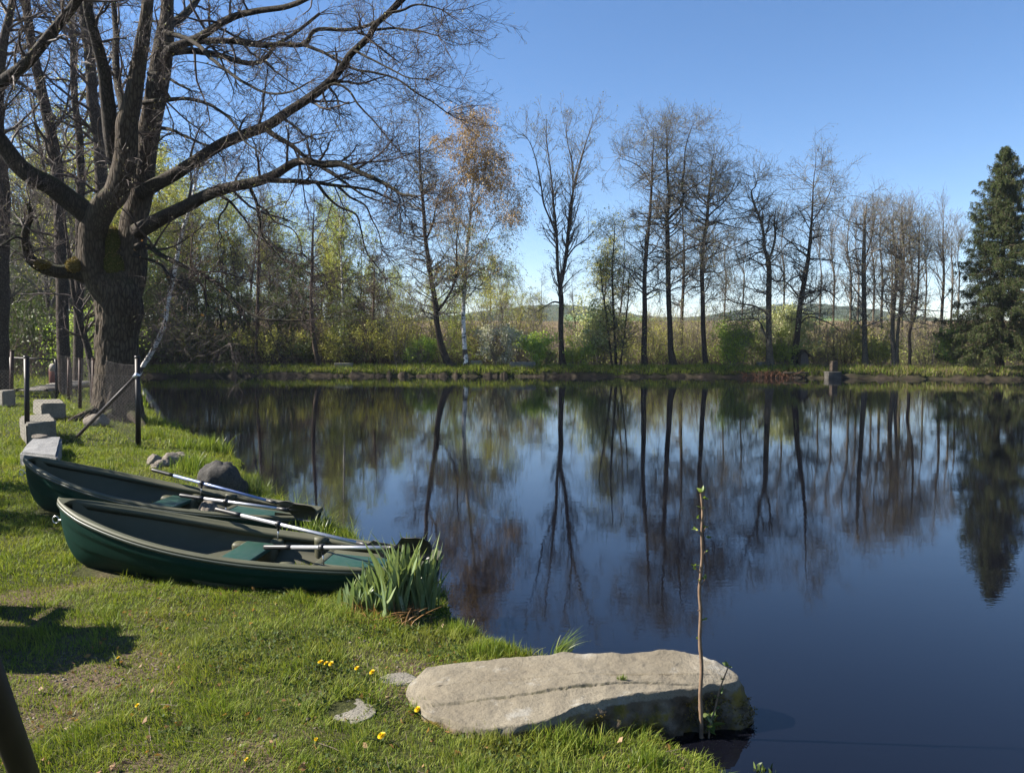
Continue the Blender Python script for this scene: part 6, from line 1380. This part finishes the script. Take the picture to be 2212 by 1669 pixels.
tuft('water_weed', 'dark weed just breaking the water surface in the corner', 1650, 1668, 26, .05, .014, (.05, .05), 'darkgreen', 41, .8, cat='plant', z=-.005)

# leaning post close to the camera
def post_leg():
    b = np.array([*onz(97, 1772, .30)[:2], .26]); ref1 = at(0, 1528, 2.42); ax = nrm(ref1 - b); top = b + ax * 2.5
    root = thing('slanting_post', 'dark slanting post at the near left, leaning away from the lawn', 'post', b)
    m = MB(); tubes(m, np.array([[b, b + ax * .02, top]]), np.array([[.044, .0435, .043]]), 20, cap=True); m.build('post_shaft', M['darkpost'], root)
    m = MB(); bar(m, b + ax * .06, b + ax * .12, .050, 18); m.build('post_collar', M['black'], root)
post_leg()

# ================================================================== fence, gate and the things behind it
FZ = lambda x, y: gz(x, y)
def post(name, label, px, D, top, w, mat='darkpost', cat='post', group='posts of the wire fence', rail=None, px2=None):
    b = np.array([at(px, 900, D)[0], D, 0]); b[2] = gz(b[0], D) - .05; t = at(px if px2 is None else px2, top, D)
    root = thing(name, label, cat, b + np.array([0, 0, .05]), group)
    m = MB(); bar(m, b, t, w, 14); m.build('post_shaft', M[mat], root)
    m = MB(); bar(m, t - np.array([0, 0, .02]), t + np.array([0, 0, .018]), w * 1.14, 14); m.build('cap', M['black'] if mat == 'darkpost' else M[mat], root); return b, t
p1b, p1t = post('fence_post', 'dark round fence post beside the long tan granite block', 57, 13.9, 771, .042)
p2b, p2t = post('fence_post', 'dark corner post of the wire fence with a slanting brace, right of the oak', 297, 13.9, 771, .045)
LP = [(202, 20.0), (173, 22.0), (149, 24.6), (129, 27.4)]
sp = []
for (px, D), lab in zip(LP, ('rusty fence post just left of the oak trunk', 'rusty fence post with a weak lean, second from the oak', 'thin rusty fence post, third from the oak', 'tall rusty fence post beside the gate')):
    sp.append(post('fence_post', lab, px, D, 775 if px > 129 else 757, .045, 'rust'))
b_ = gpt(163, 946); root = thing('fence_brace', 'slanting metal brace leaning from the grass to the corner post', 'brace', b_); m = MB(); bar(m, b_, at(294, 812, 13.9), .030, 12); m.build('brace_bar', M['darkpost'], root)
m = MB(); bar(m, at(291, 816, 13.9), at(300, 806, 13.9), .05, 12); m.build('brace_clamp', M['steel'], root)
def chainlink(name, label, A, B, h, cell, wr, mat, z0=.04, knots=True, sag=0.0):
    """diamond wire netting between two ground points"""
    A = np.asarray(A, float); B = np.asarray(B, float); L = np.linalg.norm(B[:2] - A[:2]); ex = (B - A)[:2] / L
    ga, gb = gz(*A[:2]), gz(*B[:2])
    def W(u, v): x = A[0] + ex[0] * u; y = A[1] + ex[1] * u; return np.stack([x, y, ga + (gb - ga) * u / L + z0 + v - sag * np.sin(PI * u / L) * v / h], -1)
    m = MB(); K = 24; n = int((L + h) / cell)
    for sgn in (1, -1):
        P = []
        for k in range(n):
            c = -h + k * cell; t = np.linspace(0, 1, K); v = t * h; u = c + v if sgn > 0 else c + h - v
            ok = (u >= 0) & (u <= L)
            if ok.sum() < 2: continue
            u0, u1 = u[ok].min(), u[ok].max(); uu = np.linspace(u0, u1, 8); vv = (uu - c) if sgn > 0 else (c + h - uu)
            P.append(W(uu, vv))
        P = np.array(P); tubes(m, P, np.full(P.shape[:2], wr), 3)
    root = thing(name, label, 'wire fence', (A[0], A[1], ga)); m.build('netting', M[mat], root)
    m = MB(); u = np.linspace(0, L, 24)
    for v in (.0, .13, .26, h): tubes(m, W(u, np.full(24, v))[None], np.full((1, 24), wr * 1.25), 3)
    P = np.array([W(np.full(2, q), np.array([0, .26])) for q in np.arange(0, L, .16)]); tubes(m, P, np.full(P.shape[:2], wr), 3)
    m.build('strand_wire', M[mat], root); return root
chainlink('wire_fence', 'dark diamond wire fence in front of the granite blocks, between the two dark posts', p1b, p2b, 1.22, .062, .0016, 'wire')
chainlink('wire_fence', 'dark diamond wire fence running out of the picture on the left', (-11.6, 13.4, 0), p1b, 1.22, .062, .0016, 'wire')
mid = p2b + (sp[0][0] - p2b) * .62
chainlink('wire_fence', 'dense rusty wire netting in front of the oak trunk, running back from the corner post', p2b, mid, 1.42, .13, .0011, 'wire', sag=.03)
chainlink('wire_fence', 'grey wire netting running back from the oak to the gate', sp[0][0], sp[3][0], 1.35, .13, .0009, 'wire')
# gate
def gate():
    D = 25.2; a, b = at(24, 800, D), at(121, 800, D); a[2] = gz(a[0], D); b[2] = gz(b[0], D)
    root = thing('wire_gate', 'dark wire gate with a square metal frame standing at the far left', 'gate', a)
    up = np.array([0, 0, 1.]); H = 1.30
    m = MB(); bar(m, a, a + up * H, .04, 10); m.build('gate_post', M['darkpost'], root); m = MB(); bar(m, b, b + up * H, .04, 10); m.build('gate_post', M['darkpost'], root)
    m = MB(); bar(m, a + up * (H - .02) + [.04, 0, 0], b + up * (H - .02) - [.04, 0, 0], .03, 10); m.build('top_rail', M['darkpost'], root)
    m = MB(); bar(m, a + up * .06 + [.04, 0, 0], b + up * .06 - [.04, 0, 0], .03, 10); m.build('bottom_rail', M['darkpost'], root)
    m = MB(); L = b[0] - a[0]; P = []
    for c in np.arange(-1.2, L, .08):
        for s_ in (1, -1):
            t = np.linspace(.0, 1.2, 30); u = c + t if s_ > 0 else c + 1.2 - t; ok = (u > 0) & (u < L)
            if ok.sum() > 1: P.append(np.stack([a[0] + np.linspace(u[ok][0], u[ok][-1], 4), np.full(4, D), a[2] + .06 + np.linspace(t[ok][0], t[ok][-1], 4)], -1))
    P = np.array(P); tubes(m, P, np.full(P.shape[:2], .0028), 3); m.build('netting', M['wire'], root)
gate()
post('fence_post', 'dark post at the left edge behind the gate frame', 26, 24.9, 757, .055, 'rust')
# red brown stubs either side of the little footbridge
def stub(label, px, D, top, w, d, lean):
    c = np.array([at(px, 800, D)[0], D, 0]); g = gz(c[0], D); t = at(px, top, D)[2]; root = thing('bridge_post', label, 'post', (c[0], D, g), 'posts of the little footbridge')
    m = MB(); box(m, (c[0], D, (g + t) / 2 - .03), (w, d, (t - g) / 2 + .03), lean, .03); m.build('post_body', M['redwood'], root)
    m = MB(); tubes(m, np.array([[[c[0] - d, D, t - .01], [c[0] + d, D, t - .01]]]), np.array([[w * 1.02, w * 1.02]]), 16, cap=True); m.build('rounded_top', M['greywood'], root)
stub('red brown board post with a rounded pale top, right of the footbridge', 117, 29.0, 794, .16, .10, .2)
stub('red brown board post with a pale top at the left edge, left of the footbridge', 8, 27.5, 792, .15, .10, -.2)
def footbridge():
    D = 26.6; a, b = at(34, 850, D)[0], at(112, 850, D)[0]; g = gz((a + b) / 2, D)
    root = thing('footbridge', 'small slatted wooden footbridge behind the wire gate', 'footbridge', ((a + b) / 2, D, g))
    for k in range(9):
        m = MB(); y = D + .0 + k * .34; box(m, ((a + b) / 2 + .04 * (k % 3), y, g + .16 + .02 * k), ((b - a) / 2, .13, .022), .012 * (k % 2), .006); m.build('slat', M['greywood'], root)
    for x in (a + .1, b - .1):
        m = MB(); box(m, (x, D + 1.35, g + .10 + .07), (.05, 1.55, .05), 0, .008); m.build('beam', M['darkwood'], root)
footbridge()
def lowwall():
    D = 58; a, b = at(36, 790, D)[0], at(135, 790, D)[0]; x = (a + b) / 2; g = gz(x, D)
    root = thing('long_shed', 'low pale blue grey shed far behind the gate', 'shed', (x, D, g)); z = at(60, 786, D)[2]; z2 = at(60, 778, D)[2]
    m = MB(); box(m, (x, D, (g + z) / 2 - .1), ((b - a) / 2, 1.2, (z - g) / 2 + .1), 0, .02); m.build('wall', M['darkwood'], root)
    m = MB(); box(m, (x, D, (z + z2) / 2), ((b - a) / 2 + .2, 1.5, (z2 - z) / 2), 0, .03); m.build('roof', M['wallpale'], root)
lowwall()

# ================================================================== small things on the far bank
def bench(label, px0, px1, py, D, h, mat='granite'):
    a, b = at(px0, py, D), at(px1, py, D); g = gz((a[0] + b[0]) / 2, D); c = ((a[0] + b[0]) / 2, D, g + h * .5)
    m = MB(); box(m, c, ((b[0] - a[0]) / 2, .24, h * .55), .05, .035, seg=2)
    o = m.build('stone_bench', M[mat]); o.data.transform(Matrix.Translation((-c[0], -c[1], -c[2]))); o.location = c; tag(o, label, 'stone bench', 'long granite blocks on the far bank')
bench('long pale granite block in the shade right of the bare conifer shaped tree', 723, 762, 792, 50.6, .30)
bench('granite block just right of the birch foot', 1016, 1041, 786, 50.8, .34)
bench('long granite block under the white blossom bush', 1100, 1156, 788, 50.0, .34)
bench('low granite block between the alders', 1634, 1664, 788, 50.4, .30)
M['hutwood'] = simple('hut_boards', (.06, .05, .042), (.13, .11, .095), 5, .85, .2, .4, .01, mapscale=(9, 1, 1))
def hut():
    D = 50.2; x = at(1732, 780, D)[0]; g = gz(x, D); root = thing('board_hut', 'small weathered board hut beside the leaning alder', 'hut', (x, D, g))
    w, h = pw(17, D) / 2, 1.08; m = MB()
    m.addp([(x - w, D - .5, g - .1), (x + w * 1.15, D - .5, g - .1), (x + w * .75, D - .45, g + h * .72), (x - w * .15, D - .4, g + h), (x - w * .9, D - .45, g + h * .8), (x - w, D + .5, g - .1), (x + w * 1.15, D + .5, g - .1), (x + w * .75, D + .45, g + h * .72), (x - w * .15, D + .4, g + h), (x - w * .9, D + .45, g + h * .8)],
           [[0, 1, 2, 3, 4], [9, 8, 7, 6, 5], [0, 5, 6, 1], [1, 6, 7, 2], [4, 9, 5, 0]]); m.build('wall', M['hutwood'], root, smooth=False)
    m = MB()
    for p, q in (((x - w * .1, g + h + .03), (x + w * 1.3, g + h * .60)), ((x - w * .1, g + h + .03), (x - w * 1.2, g + h * .68))):
        dv = nrm(np.array([q[0] - p[0], 0, q[1] - p[1]])); nv = np.array([-dv[2], 0, dv[0]]) * .03; nv = nv if nv[2] > 0 else -nv
        V = [np.array([e[0], y, e[1]]) + o_ for y in (D - .62, D + .62) for e in (p, q) for o_ in (np.zeros(3), nv)]
        m.addp(V, [[0, 2, 3, 1], [4, 5, 7, 6], [0, 1, 5, 4], [2, 6, 7, 3], [1, 3, 7, 5], [0, 4, 6, 2]])
    m.build('roof', M['darkwood'], root, smooth=False)
hut()
def sluice():
    D = 46.6; x0, x1 = at(1783, 800, D)[0], at(1811, 800, D)[0]; x = (x0 + x1) / 2; root = thing('pond_outlet', 'concrete pond outlet box with a dark wooden top at the far waterline', 'outlet', (x, D, 0))
    m = MB(); box(m, (x, D, .10), ((x1 - x0) / 2, .40, .30), 0, .03, seg=2); m.build('concrete_box', M['concrete'], root)
    m = MB(); box(m, (x + .1, D + .05, .72), (.17, .2, .30), 0, .02, seg=2); m.build('wooden_top', M['darkwood'], root)
    m = MB(); box(m, (x - 1.2, D + .55, .30), (1.5, .04, .05), .02, .01); m.build('plank', M['darkwood'], root)
sluice()
def bankgrass():
    r = np.random.default_rng(91); gm, sm = MB(), MB()
    A = np.array(far_w[:13]); seg = np.linalg.norm(np.diff(A, axis=0), axis=1); cs = np.concatenate([[0], np.cumsum(seg)])
    n = 30000; t = r.random(n) * cs[-1]; x = np.interp(t, cs, A[:, 0]); y = np.interp(t, cs, A[:, 1]) + .1 + 2.4 * r.random(n) ** 1.6; d = pond_sd(x, y); z = height(x, y, d)
    k = (d > .05) & (z > .02); x, y, z, d = x[k], y[k], z[k], d[k]; st = sstep(12, 24, x + 6 * (n2(x, y, .5, 2, 3) - .5)); isst = r.random(len(x)) < .08 + .5 * st * n2(x, y, .6, 2, 7) * 1.6
    H = .10 + .34 * r.random(len(x)) * n2(x, y, .9, 2, 12) * 1.6
    for m, kk in ((gm, ~isst), (sm, isst)): blades(m, np.stack([x, y, z - .02], -1)[kk], H[kk], np.full(kk.sum(), .03), r, lean=.9, K=2)
    tag(gm.build('bank_grass', M['grass']), 'rough green grass along the far bank', 'grass', kind='stuff'); tag(sm.build('bank_reeds', M['straw']), 'pale dead grass and reeds along the far bank', 'grass', kind='stuff')
    # red alder roots washed out at the waterline
    m = MB(); n = 420; c = at(1680, 806, 48.2); P = np.stack([c[0] + .95 * r.normal(size=n), 48.0 + .3 * r.normal(size=n), .15 + .25 * r.random(n)], -1)
    pts, rad = grow(P, nrm(np.stack([.6 * r.normal(size=n), -.5 + .3 * r.normal(size=n), -.6 + .4 * r.normal(size=n)], -1)), .3 + .6 * r.random(n), np.full(n, .022), 6, r, .25, -.06); tubes(m, pts, rad, 4)
    m.build('red_roots', M['redroot']); o = bpy.data.objects['red_roots']; tag(o, 'tangle of reddish alder roots washed out of the far bank', 'roots', kind='stuff')
M["redroot"] = simple('red_roots', (.05, .022, .012), (.11, .05, .026), 8, .8, .2, 0)
bankgrass()


# ================================================================== beyond the left edge: unseen objects added to throw shade onto the lawn
def added_shade_table(label, c, rz):  # out-of-view table, added only to cast the shadow on the near lawn
    g = gz(*c); root = thing('added_shade_table', label, 'table', (c[0], c[1], g), 'unseen tables added left of the lawn for their shadow'); Rm = np.array(Matrix.Rotation(rz, 3, 'Z'))
    P = lambda q: np.array([c[0], c[1], g]) + Rm @ np.array(q, float)
    for k in range(5):
        m = MB(); box(m, P((0, -.3 + .152 * k, .76)), ((.62, .8, .86, .82, .66)[k], .075, .022), rz, .006); m.build('top_board', M['greywood'], root)  # board lengths staggered so the cast shadow ends rounded
    for s_ in (1, -1):
        m = MB(); box(m, P((-.22, s_ * .62, .45)), (.60, .13, .022), rz, .006); m.build('bench_board', M['greywood'], root)
        m = MB(); box(m, P((s_ * .6, 0, .40)), (.035, .72, .04), rz, .006); m.build('cross_beam', M['darkwood'], root)
        for q in (1, -1):
            m = MB(); bar(m, P((s_ * .64, q * .52, -.05)), P((s_ * .64, q * .22, .74)), .045, 8); m.build('leg', M['darkwood'], root)
added_shade_table('unseen table added left of the near lawn to cast the foreground shadow', (-4.38, 4.93), .06)
def shade_bush(c, H, seed, lab):  # out-of-view shrub, added to shade the grass beside the further boat
    r = np.random.default_rng(seed); p = np.array([c[0], c[1], gz(*c)]); root = thing('added_shade_shrub', lab, 'shrub', p, 'unseen shrubs added left of the lawn for their shade'); st = [(np.stack([p, p + [0, 0, H * .5], p + [0, 0, H]]), np.array([.05, .03, .01]))]
    m = MB(); tubes(m, st[0][0][None], st[0][1][None], 8); m.build('trunk', M['dead'], root)
    cw = MB(); pts, rad = crown(st, [dict(per_m=22, len=(.4, .85), ang=(50, 85), t0=.05, rr=.4, rmin=.006, rmax=.02, K=5, wander=.1, trop=.08, S=4), dict(n=9, len=(.12, .4), ang=(30, 60), t0=.1, rr=.6, rmin=.003, rmax=.006, K=4, wander=.15, S=3)], r, cw)
    Q = np.repeat(pts[:, 1:].reshape(-1, 3), 5, 0); Q = Q + .04 * r.normal(size=Q.shape); leafcards(cw, Q, .06, r, .4, mi=1); cw.build('crown', [M['dead_twig'], M['needle']], root)
shade_bush((-7.25, 8.5), 2.5, 61, 'tall unseen shrub added to shade the grass left of the further boat'); shade_bush((-7.9, 9.6), 2.2, 62, 'lower unseen shrub added for shade on the grass, left of the fence')

# ================================================================== air
def haze():
    m, nt, out = newmat('haze_air'); v = nt.nodes.new('ShaderNodeVolumePrincipled')
    v.inputs['Color'].default_value = (.80, .88, 1, 1); v.inputs['Density'].default_value = .0002; v.inputs['Anisotropy'].default_value = .2
    nt.links.new(v.outputs[0], out.inputs['Volume'])
    b = MB(); x0, x1, y0, y1, z0, z1 = -1000, 1000, -120, 1500, -4, 70
    b.add([(x0, y0, z0), (x1, y0, z0), (x1, y1, z0), (x0, y1, z0), (x0, y0, z1), (x1, y0, z1), (x1, y1, z1), (x0, y1, z1)], [[3, 2, 1, 0], [4, 5, 6, 7], [0, 1, 5, 4], [1, 2, 6, 5], [2, 3, 7, 6], [3, 0, 4, 7]])
    o = b.build('haze', m, smooth=False); tag(o, 'thin bluish haze over the far hills', 'haze', kind='stuff')
haze()
